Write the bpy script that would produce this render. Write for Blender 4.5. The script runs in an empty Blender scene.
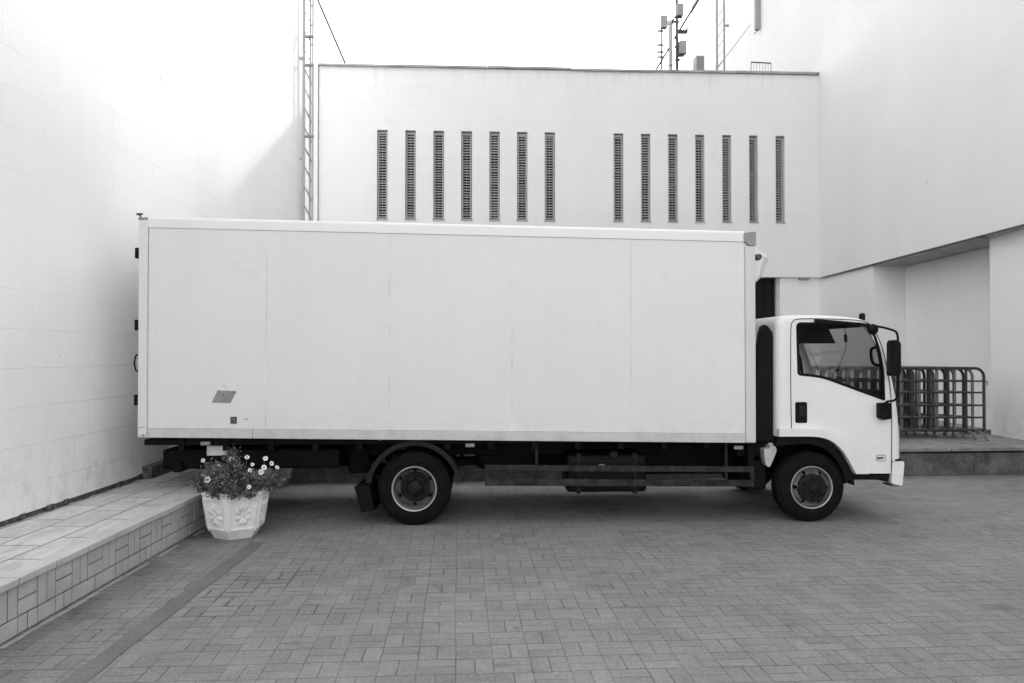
import bpy, bmesh, math, random
from mathutils import Vector, Matrix
from mathutils.geometry import tessellate_polygon
R = math.radians
rnd = random.Random(7)
sc = bpy.context.scene
C = sc.collection

# ---------------------------------------------------------------- camera
FPX, CAMH, PITCH = 796.4, 1.65, math.atan(11.5 / 796.4)
cam_d = bpy.data.cameras.new('camera'); cam_d.sensor_width = 36; cam_d.lens = 28.0
cam_d.clip_start = 0.05; cam_d.clip_end = 2000
cam = bpy.data.objects.new('camera', cam_d); C.objects.link(cam)
cam.location = (0, 0, CAMH); cam.rotation_euler = (R(90) + PITCH, 0, 0)
sc.camera = cam

# ---------------------------------------------------------------- light
SUN_DIR = Vector((0.506, 1.0, 0.58)).normalized()
w = bpy.data.worlds.new('World'); sc.world = w; w.use_nodes = True
wn = w.node_tree; wn.nodes.clear()
sky = wn.nodes.new('ShaderNodeTexSky'); sky.sky_type = 'NISHITA'; sky.sun_disc = False
sky.sun_elevation = math.asin(SUN_DIR.z); sky.sun_rotation = math.atan2(SUN_DIR.x, SUN_DIR.y)
sky.dust_density = 1.2; sky.air_density = 1.6; sky.ozone_density = 1.0
bw = wn.nodes.new('ShaderNodeRGBToBW'); bg = wn.nodes.new('ShaderNodeBackground'); bg.inputs[1].default_value = 0.15
wo = wn.nodes.new('ShaderNodeOutputWorld')
wn.links.new(sky.outputs[0], bw.inputs[0]); wn.links.new(bw.outputs[0], bg.inputs[0]); wn.links.new(bg.outputs[0], wo.inputs[0])
sd = bpy.data.lights.new('sun', 'SUN'); sd.energy = 0.35; sd.angle = R(1.6); sd.color = (1, 1, 1)
sun = bpy.data.objects.new('sun', sd); C.objects.link(sun)
sun.rotation_euler = SUN_DIR.to_track_quat('Z', 'Y').to_euler(); sun.location = (5, 8, 30)
sc.view_settings.view_transform = 'Standard'; sc.view_settings.look = 'None'
sc.view_settings.gamma = 1; sc.view_settings.use_curve_mapping = False
sc.view_settings.exposure = 2.24
sc.render.engine = 'CYCLES'
sc.cycles.max_bounces = 10; sc.cycles.diffuse_bounces = 7; sc.cycles.transparent_max_bounces = 16

# ---------------------------------------------------------------- materials
class NT:
    def __init__(s, name, rough=0.8, metal=0.0):
        s.m = bpy.data.materials.new(name); s.m.use_nodes = True
        s.t = s.m.node_tree; s.b = s.t.nodes['Principled BSDF']
        s.b.inputs['Roughness'].default_value = rough; s.b.inputs['Metallic'].default_value = metal
        s.tc = s.t.nodes.new('ShaderNodeTexCoord')
    def n(s, typ, **k):
        x = s.t.nodes.new(typ)
        for a, v in k.items(): setattr(x, a, v)
        return x
    def l(s, a, b): s.t.links.new(a, b)
    def put(s, sock, v):
        if hasattr(v, 'is_linked') or hasattr(v, 'links'): s.l(v, sock)
        else: sock.default_value = v
    def math(s, op, a, b=0.0, c=None, clamp=False):
        x = s.n('ShaderNodeMath', operation=op, use_clamp=clamp)
        s.put(x.inputs[0], a); s.put(x.inputs[1], b)
        if c is not None: s.put(x.inputs[2], c)
        return x.outputs[0]
    def noise(s, scale, detail=4, rough=0.55, vec=None, dist=0.0):
        x = s.n('ShaderNodeTexNoise'); x.inputs['Scale'].default_value = scale
        x.inputs['Detail'].default_value = detail; x.inputs['Roughness'].default_value = rough
        x.inputs['Distortion'].default_value = dist
        s.l(vec if vec is not None else s.tc.outputs['Object'], x.inputs['Vector'])
        return x.outputs[0]
    def rng(s, v, a, b, c, d):
        x = s.n('ShaderNodeMapRange'); s.put(x.inputs[0], v)
        for i, q in enumerate((a, b, c, d)): x.inputs[i + 1].default_value = q
        return x.outputs[0]
    def xyz(s, vec=None):
        x = s.n('ShaderNodeSeparateXYZ'); s.l(vec if vec is not None else s.tc.outputs['Object'], x.inputs[0]); return x.outputs
    def comb(s, a, b, c=0.0):
        x = s.n('ShaderNodeCombineXYZ'); s.put(x.inputs[0], a); s.put(x.inputs[1], b); s.put(x.inputs[2], c); return x.outputs[0]
    def base(s, v): s.l(v, s.b.inputs['Base Color'])
    def bump(s, h, strength=0.3, dist=0.01):
        x = s.n('ShaderNodeBump'); x.inputs['Strength'].default_value = strength; x.inputs['Distance'].default_value = dist
        s.l(h, x.inputs['Height']); s.l(x.outputs[0], s.b.inputs['Normal'])
    def brick(s, vec, bwid, row, mortar=0.004, off=0.5, smooth=0.1):
        x = s.n('ShaderNodeTexBrick'); x.offset = off; x.inputs['Scale'].default_value = 1.0
        x.inputs['Mortar Size'].default_value = mortar; x.inputs['Mortar Smooth'].default_value = smooth
        x.inputs['Brick Width'].default_value = bwid; x.inputs['Row Height'].default_value = row
        x.inputs['Color1'].default_value = (0, 0, 0, 1); x.inputs['Color2'].default_value = (1, 1, 1, 1); x.inputs['Mortar'].default_value = (0.5, 0.5, 0.5, 1)
        s.l(vec, x.inputs['Vector']); return x

def simple(name, v, rough=0.6, metal=0.0, var=0.12, scale=6.0, bump=0.0, bscale=60, fine=0.0):
    t = NT(name, rough, metal)
    if v < 0.06: t.b.inputs['Specular IOR Level'].default_value = 0.10
    n1 = t.noise(scale, 5, 0.6)
    m = t.rng(n1, 0.3, 0.7, v * (1 - var), v * (1 + var))
    if fine:
        n2 = t.noise(bscale, 3, 0.6); m = t.math('MULTIPLY', m, t.rng(n2, 0.3, 0.7, 1 - fine, 1 + fine))
    t.base(m)
    if bump: t.bump(t.noise(bscale, 4, 0.6), bump, 0.004)
    return t.m

def wall_mat(name, v, mode, bwid=0.64, row=0.307, joint=0.12, seed=0.0):
    """painted rendered block wall; mode 'y' = wall runs along local Y, 'x' = along local X"""
    t = NT(name, 0.85)
    o = t.xyz()
    u = o[1] if mode == 'y' else o[0]
    vec = t.comb(t.math('ADD', t.math('ADD', u, seed), t.math('MULTIPLY', t.noise(3.0, 3, 0.6), 0.015)), t.math('ADD', o[2], t.math('MULTIPLY', t.noise(2.0, 3, 0.6), 0.012)))
    br = t.brick(vec, bwid, row, 0.0035, 0.35)
    mask = t.math('MULTIPLY', br.outputs['Fac'], t.rng(t.noise(0.55, 3, 0.6), 0.40, 0.62, 0.06, 1.0))
    big = t.rng(t.noise(0.45, 5, 0.6), 0.3, 0.7, v * 0.965, v * 1.03)
    streak = t.noise(1.0, 4, 0.6, t.comb(t.math('MULTIPLY', u, 3.2), t.math('MULTIPLY', o[2], 0.35)))
    c = t.math('MULTIPLY', big, t.rng(streak, 0.35, 0.7, 1.005, 0.988))
    c = t.math('MULTIPLY', c, t.rng(t.noise(34, 5, 0.8), 0.3, 0.7, 0.955, 1.03))
    c = t.math('MULTIPLY', c, t.math('SUBTRACT', 1.0, t.math('MULTIPLY', mask, joint)))
    # run-off streaks under the parapet, faint patched areas
    if mode == 'x':
        rs = t.noise(1.0, 5, 0.7, t.comb(t.math('MULTIPLY', u, 7.0), t.math('MULTIPLY', o[2], 0.5), 4.0))
        c = t.math('MULTIPLY', c, t.math('SUBTRACT', 1.0, t.math('MULTIPLY', t.rng(o[2], 7.6, 8.45, 0.0, 1.0), t.rng(rs, 0.5, 0.72, 0.0, 0.16))))
    c = t.math('MULTIPLY', c, t.rng(t.noise(0.9, 6, 0.75, None, 1.2), 0.60, 0.68, 1.0, 0.965))
    # dirt splashed close to the foot of the wall, chipped patches and small rust spots
    low = t.rng(o[2], 0.36, 1.1, 1.0, 0.0)
    dirt = t.math('MULTIPLY', low, t.rng(t.noise(5, 5, 0.7), 0.48, 0.75, 0.0, 0.30))
    c = t.math('MULTIPLY', c, t.math('SUBTRACT', 1.0, dirt))
    chip = t.math('MULTIPLY', t.rng(t.noise(2.3, 6, 0.75), 0.665, 0.70, 0.0, 0.22), t.rng(o[2], 0.4, 2.2, 1.0, 0.15))
    c = t.math('MULTIPLY', c, t.math('SUBTRACT', 1.0, chip))
    sp = t.n('ShaderNodeTexVoronoi'); sp.inputs['Scale'].default_value = 1.6; t.l(t.tc.outputs['Object'], sp.inputs['Vector'])
    spot = t.rng(sp.outputs['Distance'], 0.018, 0.03, 0.4, 0.0)
    c = t.math('MULTIPLY', c, t.math('SUBTRACT', 1.0, spot))
    t.base(c)
    h = t.math('SUBTRACT', t.math('MULTIPLY', t.noise(26, 6, 0.75), 0.7), t.math('MULTIPLY', mask, 0.8))
    t.bump(h, 0.5, 0.006)
    return t.m

def paving_mat():
    t = NT('paving_blocks', 0.85); t.b.inputs['Specular IOR Level'].default_value = 0.15
    mp = t.n('ShaderNodeMapping'); mp.inputs['Rotation'].default_value = (0, 0, R(-3.8)); mp.inputs['Location'].default_value = (0.003, 0.06, 0)
    wob = t.n('ShaderNodeTexNoise'); wob.inputs['Scale'].default_value = 1.3; t.l(t.tc.outputs['Object'], wob.inputs['Vector'])
    va = t.n('ShaderNodeVectorMath', operation='MULTIPLY_ADD'); t.l(wob.outputs['Color'], va.inputs[0]); va.inputs[1].default_value = (0.02, 0.02, 0)
    w2 = t.n('ShaderNodeTexNoise'); w2.inputs['Scale'].default_value = 22; w2.inputs['Detail'].default_value = 4; t.l(t.tc.outputs['Object'], w2.inputs['Vector'])
    vb = t.n('ShaderNodeVectorMath', operation='MULTIPLY_ADD'); t.l(w2.outputs['Color'], vb.inputs[0]); vb.inputs[1].default_value = (0.010, 0.010, 0); t.l(t.tc.outputs['Object'], vb.inputs[2])
    t.l(vb.outputs[0], va.inputs[2]); t.l(va.outputs[0], mp.inputs['Vector'])
    o = t.xyz(mp.outputs[0])
    S = 0.2
    u = t.math('DIVIDE', o[0], S); v = t.math('DIVIDE', o[1], S)
    cu = t.math('FLOOR', u); cv = t.math('FLOOR', v)
    par = t.math('FLOORED_MODULO', t.math('ADD', cu, cv), 2.0)
    fu = t.math('SUBTRACT', u, cu); fv = t.math('SUBTRACT', v, cv)
    edge = lambda f: t.math('MINIMUM', f, t.math('SUBTRACT', 1.0, f))
    e1 = t.math('MINIMUM', t.math('ADD', edge(fu), 0.006), edge(fv))
    mid = t.math('ADD', t.math('MULTIPLY', fu, par), t.math('MULTIPLY', fv, t.math('SUBTRACT', 1.0, par)))
    half = t.math('GREATER_THAN', mid, 0.5)
    e2 = t.math('ADD', t.math('ABSOLUTE', t.math('SUBTRACT', mid, 0.5)), 0.002)
    e = t.math('MINIMUM', e1, e2)
    wn1 = t.n('ShaderNodeTexWhiteNoise', noise_dimensions='3D'); t.l(t.comb(cu, cv, half), wn1.inputs['Vector'])
    rv = wn1.outputs['Value']
    jw = t.rng(t.noise(2.2, 4, 0.65), 0.35, 0.7, 0.016, 0.040)
    gg = t.xyz()         # a patch of lifted, open-jointed blocks near the planter
    dd = t.math('SQRT', t.math('ADD', t.math('POWER', t.math('ABSOLUTE', t.math('SUBTRACT', gg[0], -1.90)), 2.0), t.math('POWER', t.math('ABSOLUTE', t.math('MULTIPLY', t.math('SUBTRACT', gg[1], 5.60), 0.75)), 2.0)))
    loose = t.math('MULTIPLY', t.rng(dd, 0.25, 0.55, 1.0, 0.0), t.rng(t.noise(4.5, 2, 0.5), 0.42, 0.58, 0.0, 1.0))
    jw = t.math('ADD', jw, t.math('MULTIPLY', loose, 0.055))
    joint = t.math('SUBTRACT', 1.0, t.math('DIVIDE', e, jw), clamp=True)
    jvis = t.rng(t.noise(3.5, 6, 0.8), 0.34, 0.66, 0.22, 1.0)
    c = t.rng(rv, 0.0, 1.0, 0.230, 0.262)
    pal = t.math('GREATER_THAN', rv, 0.985)
    c = t.math('MULTIPLY', c, t.math('SUBTRACT', 1.0, t.math('MULTIPLY', pal, 0.2)))
    c = t.math('MULTIPLY', c, t.rng(t.noise(0.35, 5, 0.6), 0.3, 0.7, 0.86, 1.12))
    c = t.math('MULTIPLY', c, t.rng(t.noise(3.0, 5, 0.7, None, 0.6), 0.35, 0.72, 1.06, 0.84))
    st = t.rng(t.noise(2.6, 3, 0.6, t.comb(t.math('MULTIPLY', o[0], 0.6), t.math('MULTIPLY', o[1], 1.3), 3.0)), 0.64, 0.74, 0.0, 0.26)
    c = t.math('MULTIPLY', c, t.math('SUBTRACT', 1.0, st))
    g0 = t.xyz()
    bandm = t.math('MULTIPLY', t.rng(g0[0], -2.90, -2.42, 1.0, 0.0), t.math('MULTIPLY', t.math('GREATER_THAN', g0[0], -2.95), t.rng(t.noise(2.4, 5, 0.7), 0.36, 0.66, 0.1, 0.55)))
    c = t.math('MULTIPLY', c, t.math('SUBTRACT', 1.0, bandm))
    c = t.math('MULTIPLY', c, t.rng(t.noise(42, 6, 0.9), 0.38, 0.62, 0.80, 1.20))
    c = t.math('MULTIPLY', c, t.rng(t.noise(110, 4, 0.9), 0.38, 0.62, 0.82, 1.18))
    blot = t.rng(t.noise(1.7, 6, 0.8, None, 1.0), 0.56, 0.68, 0.0, 0.26)
    c = t.math('MULTIPLY', c, t.math('SUBTRACT', 1.0, blot))
    c = t.math('MULTIPLY', c, t.math('SUBTRACT', 1.0, t.math('MULTIPLY', joint, jvis)))
    t.base(c)
    tilt = t.math('MULTIPLY', rv, 0.25)
    h = t.math('ADD', t.math('SUBTRACT', tilt, t.math('MULTIPLY', joint, 0.9)), t.math('MULTIPLY', t.noise(150, 4, 0.75), 0.35))
    t.bump(h, 0.55, 0.006)
    return t.m

def slab_mat():
    t = NT('platform_slabs', 0.8)
    o = t.xyz()
    br = t.brick(t.comb(o[1], o[0]), 0.60, 0.305, 0.009, 0.4)
    c = t.rng(t.noise(1.2, 5, 0.6), 0.3, 0.7, 0.52, 0.64)
    c = t.math('MULTIPLY', c, t.rng(br.outputs['Color'], 0, 1, 0.96, 1.04))
    c = t.math('MULTIPLY', c, t.rng(t.noise(70, 4, 0.7), 0.3, 0.7, 0.92, 1.06))
    stain = t.rng(t.noise(3.6, 6, 0.8, t.comb(t.math('MULTIPLY', o[0], 2.5), t.math('MULTIPLY', o[1], 0.7)), 0.8), 0.46, 0.68, 0, 0.34)
    c = t.math('MULTIPLY', c, t.math('SUBTRACT', 1.0, stain))
    c = t.math('MULTIPLY', c, t.math('SUBTRACT', 1.0, t.math('MULTIPLY', br.outputs['Fac'], 0.6)))
    t.base(c)
    t.bump(t.math('SUBTRACT', t.math('MULTIPLY', t.noise(70, 4, 0.7), 0.4), br.outputs['Fac']), 0.4, 0.005)
    return t.m

def truck_white(name, v, rough=0.42, dirt=0.12):
    t = NT(name, rough)
    o = t.xyz()
    c = t.rng(t.noise(1.1, 5, 0.55), 0.3, 0.7, v * 0.975, v * 1.02)
    st = t.noise(2.0, 4, 0.6, t.comb(t.math('MULTIPLY', o[0], 5.0), t.math('MULTIPLY', o[2], 0.35)))
    c = t.math('MULTIPLY', c, t.rng(st, 0.4, 0.75, 1.004, 0.988))
    c = t.math('MULTIPLY', c, t.rng(t.noise(3.0, 6, 0.75, None, 0.8), 0.56, 0.72, 1.0, 0.955))
    c = t.math('MULTIPLY', c, t.rng(t.noise(55, 5, 0.8), 0.3, 0.7, 0.965, 1.025))
    lo = t.math('MULTIPLY', t.rng(o[2], 0.55, 1.15, 1.0, 0.0), t.rng(t.noise(7, 5, 0.7), 0.45, 0.75, 0.0, dirt * 2.2))
    c = t.math('MULTIPLY', c, t.math('SUBTRACT', 1.0, lo))
    t.base(c)
    t.bump(t.noise(2.2, 3, 0.5), 0.12, 0.01)
    return t.m

def glass_mat():
    m = bpy.data.materials.new('window_glass'); m.use_nodes = True; t = m.node_tree; t.nodes.clear()
    tr = t.nodes.new('ShaderNodeBsdfTransparent'); tr.inputs[0].default_value = (0.76, 0.76, 0.76, 1)
    gl = t.nodes.new('ShaderNodeBsdfGlossy'); gl.inputs['Roughness'].default_value = 0.02; gl.inputs['Color'].default_value = (0.9, 0.9, 0.9, 1)
    fr = t.nodes.new('ShaderNodeFresnel'); fr.inputs[0].default_value = 1.25
    ns = t.nodes.new('ShaderNodeTexNoise'); ns.inputs['Scale'].default_value = 3.0
    mr = t.nodes.new('ShaderNodeMapRange'); mr.inputs[3].default_value = 0.42; mr.inputs[4].default_value = 0.55
    mu = t.nodes.new('ShaderNodeMath'); mu.operation = 'MULTIPLY'
    mx = t.nodes.new('ShaderNodeMixShader'); out = t.nodes.new('ShaderNodeOutputMaterial')
    t.links.new(ns.outputs[0], mr.inputs[0]); t.links.new(fr.outputs[0], mu.inputs[0]); t.links.new(mr.outputs[0], mu.inputs[1])
    t.links.new(mu.outputs[0], mx.inputs[0]); t.links.new(tr.outputs[0], mx.inputs[1]); t.links.new(gl.outputs[0], mx.inputs[2]); t.links.new(mx.outputs[0], out.inputs[0])
    return m

M = {}
M['wall_y'] = wall_mat('white_block_wall', 0.90, 'y', 0.64, 0.307, 0.20)
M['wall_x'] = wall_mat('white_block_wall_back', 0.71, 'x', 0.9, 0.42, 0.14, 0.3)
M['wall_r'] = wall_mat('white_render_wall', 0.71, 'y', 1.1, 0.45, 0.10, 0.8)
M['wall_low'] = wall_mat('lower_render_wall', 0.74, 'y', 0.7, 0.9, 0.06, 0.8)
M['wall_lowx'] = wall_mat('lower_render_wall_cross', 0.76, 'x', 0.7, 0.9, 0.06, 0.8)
M['paving'] = paving_mat()
M['slab'] = slab_mat()
M['tile'] = simple('curb_tile', 0.44, 0.75, 0, 0.14, 5, 0.3, 70, 0.07)
M['mortar'] = simple('dark_mortar', 0.05, 0.95, 0, 0.3, 8, 0.4, 60)
M['joint'] = simple('tile_joint', 0.16, 0.9, 0, 0.4, 8, 0.3, 60)
M['coping'] = simple('coping_stone', 0.5, 0.8, 0, 0.12, 4, 0.3, 70, 0.08)
M['concrete'] = simple('weathered_concrete', 0.095, 0.85, 0, 0.55, 4.0, 0.6, 30, 0.3)
M['slab_edge'] = simple('grey_slab', 0.22, 0.85, 0, 0.4, 4.0, 0.5, 40, 0.25)
M['bitumen'] = simple('roof_bitumen', 0.05, 0.9, 0, 0.2, 3)
M['kset'] = simple('pale_sett', 0.3, 0.85, 0, 0.2, 6, 0.3, 60, 0.1)
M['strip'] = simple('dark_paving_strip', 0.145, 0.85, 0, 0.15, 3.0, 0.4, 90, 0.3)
M['crumble'] = simple('crumbled_dark_base', 0.08, 0.95, 0, 0.7, 14, 0.8, 30, 0.4)
M['parapet'] = simple('parapet_metal', 0.30, 0.6, 0.2, 0.3, 1.2)
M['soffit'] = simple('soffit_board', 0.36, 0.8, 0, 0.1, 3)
M['dark'] = simple('dark_shutter', 0.012, 0.5, 0, 0.2, 4)
M['louvre'] = simple('concrete_lattice', 0.34, 0.8, 0, 0.15, 5)
M['wframe'] = simple('lattice_frame', 0.33, 0.7, 0, 0.12, 5)
M['cavity'] = simple('dark_cavity', 0.012, 0.8, 0, 0.2, 3)
M['galv'] = simple('galvanised_steel', 0.27, 0.5, 0.3, 0.2, 9)
M['pale'] = simple('pale_painted_metal', 0.48, 0.6, 0, 0.08, 6)
M['dkmetal'] = simple('dark_metal', 0.07, 0.5, 0.3, 0.2, 9)
M['body'] = truck_white('box_panel_white', 0.71, 0.5)
M['rail'] = truck_white('box_rail_aluminium', 0.76, 0.45)
M['sill'] = truck_white('box_sill_aluminium', 0.55, 0.5, 0.2)
M['post'] = truck_white('box_post_white', 0.70, 0.5)
M['post2'] = truck_white('box_front_post', 0.60, 0.45)
M['seam'] = simple('panel_seam', 0.68, 0.6, 0, 0.3, 3)
M['cap'] = simple('corner_cap_grey', 0.28, 0.6, 0, 0.12, 12)
M['sticker'] = simple('grey_placard', 0.26, 0.5, 0.2, 0.2, 14)
M['cab'] = truck_white('cab_paint', 0.76, 0.28, 0.05)
M['black'] = simple('black_plastic', 0.007, 0.5, 0, 0.25, 8)
M['rubber'] = simple('tyre_rubber', 0.0085, 0.85, 0, 0.25, 8, 0.3, 60)
M['rubber2'] = simple('mudguard_rubber', 0.02, 0.65, 0, 0.3, 8)
M['rim'] = simple('rim_steel', 0.12, 0.5, 0.2, 0.6, 7)
M['rim_dirt_shade'] = simple('rim_steel_dirt_shade', 0.075, 0.6, 0.1, 0.6, 6)  # shade of the deep rear dish put into the colour, plus mottled dirt
M['lip'] = simple('rim_lip', 0.40, 0.4, 0.35, 0.2, 9)
M['hub'] = simple('hub_iron', 0.018, 0.6, 0.2, 0.5, 14)
M['chassis'] = simple('chassis_steel', 0.006, 0.7, 0, 0.4, 7)
M['guard'] = simple('guard_rail_steel', 0.032, 0.6, 0.2, 0.7, 9, 0.2, 40)
M['lamp'] = simple('marker_lens', 0.22, 0.3, 0, 0.2, 20)
M['bottle'] = simple('translucent_bottle', 0.42, 0.5, 0, 0.15, 9)
M['mglass'] = simple('mirror_glass_dark', 0.03, 0.15, 0, 0.1, 5)
M['glass'] = glass_mat()
M['interior'] = simple('cab_interior', 0.012, 0.8, 0, 0.3, 8)
M['seat'] = simple('seat_fabric', 0.014, 0.9, 0, 0.3, 20)
M['pot'] = simple('white_planter', 0.74, 0.75, 0, 0.1, 9, 0.35, 60, 0.05)
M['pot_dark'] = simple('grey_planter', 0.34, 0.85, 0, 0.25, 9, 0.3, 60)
M['soil'] = simple('soil', 0.03, 1, 0, 0.4, 20, 0.5, 50)
M['petal'] = simple('petal_white', 0.85, 0.7, 0, 0.06, 20)
M['eye'] = simple('flower_eye', 0.12, 0.8, 0, 0.2, 40)
M['barrier'] = simple('barrier_tube', 0.05, 0.5, 0.3, 0.35, 7)
M['barrier_light'] = simple('barrier_worn_tube', 0.16, 0.5, 0.3, 0.4, 7)
M['board'] = simple('white_board', 0.7, 0.6, 0, 0.2, 9)
def leaf_mat():
    t = NT('leaf', 0.6)
    g = t.n('ShaderNodeNewGeometry')
    t.base(t.rng(g.outputs['Random Per Island'], 0, 1, 0.02, 0.20)); return t.m
M['leaf'] = leaf_mat()

# ---------------------------------------------------------------- mesh helpers
def link(name, bm, mat, parent=None, smooth=False, bevel=0.0, seg=2, mats=None, angle=35):
    me = bpy.data.meshes.new(name)
    bmesh.ops.recalc_face_normals(bm, faces=bm.faces[:])
    bm.to_mesh(me); bm.free()
    if mats:
        for m in mats: me.materials.append(m)
    else: me.materials.append(mat)
    o = bpy.data.objects.new(name, me); C.objects.link(o)
    if parent: o.parent = parent
    if smooth:
        for p in me.polygons: p.use_smooth = True
        try: me.set_sharp_from_angle(angle=R(40))
        except Exception: pass
    if bevel:
        b = o.modifiers.new('bevel', 'BEVEL'); b.width = bevel; b.segments = seg; b.limit_method = 'ANGLE'; b.angle_limit = R(angle)
        b.harden_normals = False
    return o
def split(o):
    """one object per connected piece, all with the same name"""
    bm = bmesh.new(); bm.from_mesh(o.data); seen = set(); isl = []
    for v in bm.verts:
        if v in seen: continue
        st = [v]; seen.add(v); g = []
        while st:
            x = st.pop(); g.append(x)
            for e in x.link_edges:
                y = e.other_vert(x)
                if y not in seen: seen.add(y); st.append(y)
        isl.append([x.index for x in g])
    out = [o]
    for k, g in enumerate(isl):
        b = bmesh.new(); b.from_mesh(o.data); b.verts.ensure_lookup_table(); gs = set(g)
        bmesh.ops.delete(b, geom=[v for v in b.verts if v.index not in gs], context='VERTS')
        me = bpy.data.meshes.new(o.name)
        for m in o.data.materials: me.materials.append(m)
        b.to_mesh(me); b.free()
        if k == 0: first = me
        else:
            c = o.copy(); c.data = me; C.objects.link(c); out.append(c)
    bm.free(); o.data = first; return out
def tag(o, label=None, cat=None, group=None, kind=None):
    if label: o['label'] = label
    if cat: o['category'] = cat
    if group: o['group'] = group
    if kind: o['kind'] = kind
    return o
def empty(name, loc=(0, 0, 0), rz=0.0):
    o = bpy.data.objects.new(name, None); C.objects.link(o); o.location = loc; o.rotation_euler = (0, 0, rz); o.empty_display_size = 0.2
    return o
def box(bm, x0, x1, y0, y1, z0, z1, mi=0):
    v = [bm.verts.new(p) for p in ((x0,y0,z0),(x1,y0,z0),(x1,y1,z0),(x0,y1,z0),(x0,y0,z1),(x1,y0,z1),(x1,y1,z1),(x0,y1,z1))]
    for f in ((3,2,1,0),(4,5,6,7),(0,1,5,4),(1,2,6,5),(2,3,7,6),(3,0,4,7)):
        bm.faces.new([v[i] for i in f]).material_index = mi
def nbm(): return bmesh.new()
def bx(name, dims, mat, parent=None, bevel=0.0, **k):
    b = nbm(); box(b, *dims); return link(name, b, mat, parent, bevel=bevel, **k)
def tube(bm, pts, r, n=8, cap=True, mi=0):
    pts = [Vector(p) for p in pts]; rings = []
    up = None
    for i, p in enumerate(pts):
        d = (pts[min(i+1, len(pts)-1)] - pts[max(i-1, 0)]).normalized()
        if up is None or abs(up.dot(d)) > 0.98:
            up = Vector((0, 0, 1)) if abs(d.z) < 0.9 else Vector((1, 0, 0))
        a = d.cross(up).normalized(); b = a.cross(d).normalized(); up = b
        rr = r[i] if isinstance(r, (list, tuple)) else r
        rings.append([bm.verts.new(p + rr * (math.cos(2*math.pi*k/n) * a + math.sin(2*math.pi*k/n) * b)) for k in range(n)])
    for i in range(len(rings) - 1):
        for k in range(n):
            bm.faces.new((rings[i][k], rings[i][(k+1) % n], rings[i+1][(k+1) % n], rings[i+1][k])).material_index = mi
    if cap:
        bm.faces.new(rings[0][::-1]).material_index = mi; bm.faces.new(rings[-1]).material_index = mi
def lathe(bm, prof, n=48, axis='y', c=(0, 0, 0), closed=False, mi=0):
    """prof: list of (radius, height) ; axis y -> height along y"""
    rings = []
    for r, h in prof:
        ring = []
        for k in range(n):
            a = 2 * math.pi * k / n
            if axis == 'y': p = (c[0] + r*math.cos(a), c[1] + h, c[2] + r*math.sin(a))
            else: p = (c[0] + r*math.cos(a), c[1] + r*math.sin(a), c[2] + h)
            ring.append(bm.verts.new(p))
        rings.append(ring)
    m = len(rings)
    for i in range(m if closed else m - 1):
        for k in range(n):
            bm.faces.new((rings[i][k], rings[i][(k+1) % n], rings[(i+1) % m][(k+1) % n], rings[(i+1) % m][k])).material_index = mi
    return rings
def panel(bm, outer, holes=(), f0=None, f1=None, mi=0):
    """outer/holes: lists of 2D points; f0,f1: functions 2D->3D for the two faces"""
    loops = [list(outer)] + [list(h) for h in holes]
    flat = [p for lp in loops for p in lp]
    tris = tessellate_polygon([[Vector((p[0], p[1], 0)) for p in lp] for lp in loops])
    v0 = [bm.verts.new(f0(*p)) for p in flat]; v1 = [bm.verts.new(f1(*p)) for p in flat]
    for t in tris:
        try:
            bm.faces.new([v0[i] for i in t]).material_index = mi; bm.faces.new([v1[i] for i in reversed(t)]).material_index = mi
        except ValueError: pass
    base = 0
    for lp in loops:
        n = len(lp)
        for i in range(n):
            a, b = base + i, base + (i+1) % n
            bm.faces.new((v0[a], v0[b], v1[b], v1[a])).material_index = mi
        base += n
def sidepanel(name, outer, holes, y0, y1, mat, parent, bevel=0.0, **k):
    b = nbm(); panel(b, outer, holes, lambda x, z: (x, y0, z), lambda x, z: (x, y1, z)); return link(name, b, mat, parent, bevel=bevel, **k)
def circle(cx, cz, r, n=20, a0=0): return [(cx + r*math.cos(a0 + 2*math.pi*i/n), cz + r*math.sin(a0 + 2*math.pi*i/n)) for i in range(n)]
def catmull(pts, n=6, closed=False):
    out = []; m = len(pts)
    P = lambda i: Vector(pts[i % m]) if closed else Vector(pts[max(0, min(m-1, i))])
    for i in range(m if closed else m - 1):
        a, b, c, d = P(i-1), P(i), P(i+1), P(i+2)
        for k in range(n):
            t = k / n
            out.append(tuple(0.5*((2*b) + (-a+c)*t + (2*a-5*b+4*c-d)*t*t + (-a+3*b-3*c+d)*t**3)))
    if not closed: out.append(tuple(pts[-1]))
    return out
def roundpoly(pts, r, n=4):
    out = []; m = len(pts)
    for i in range(m):
        p = Vector(pts[i]); a = Vector(pts[i-1]); b = Vector(pts[(i+1) % m])
        rr = r[i] if isinstance(r, (list, tuple)) else r
        rr = min(rr, (a-p).length*0.48, (b-p).length*0.48)
        if rr < 1e-4: out.append(tuple(p)); continue
        q0 = p + (a-p).normalized()*rr; q1 = p + (b-p).normalized()*rr
        for k in range(n+1):
            t = k/n; out.append(tuple((1-t)**2*q0 + 2*t*(1-t)*p + t*t*q1))
    return out

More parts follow.
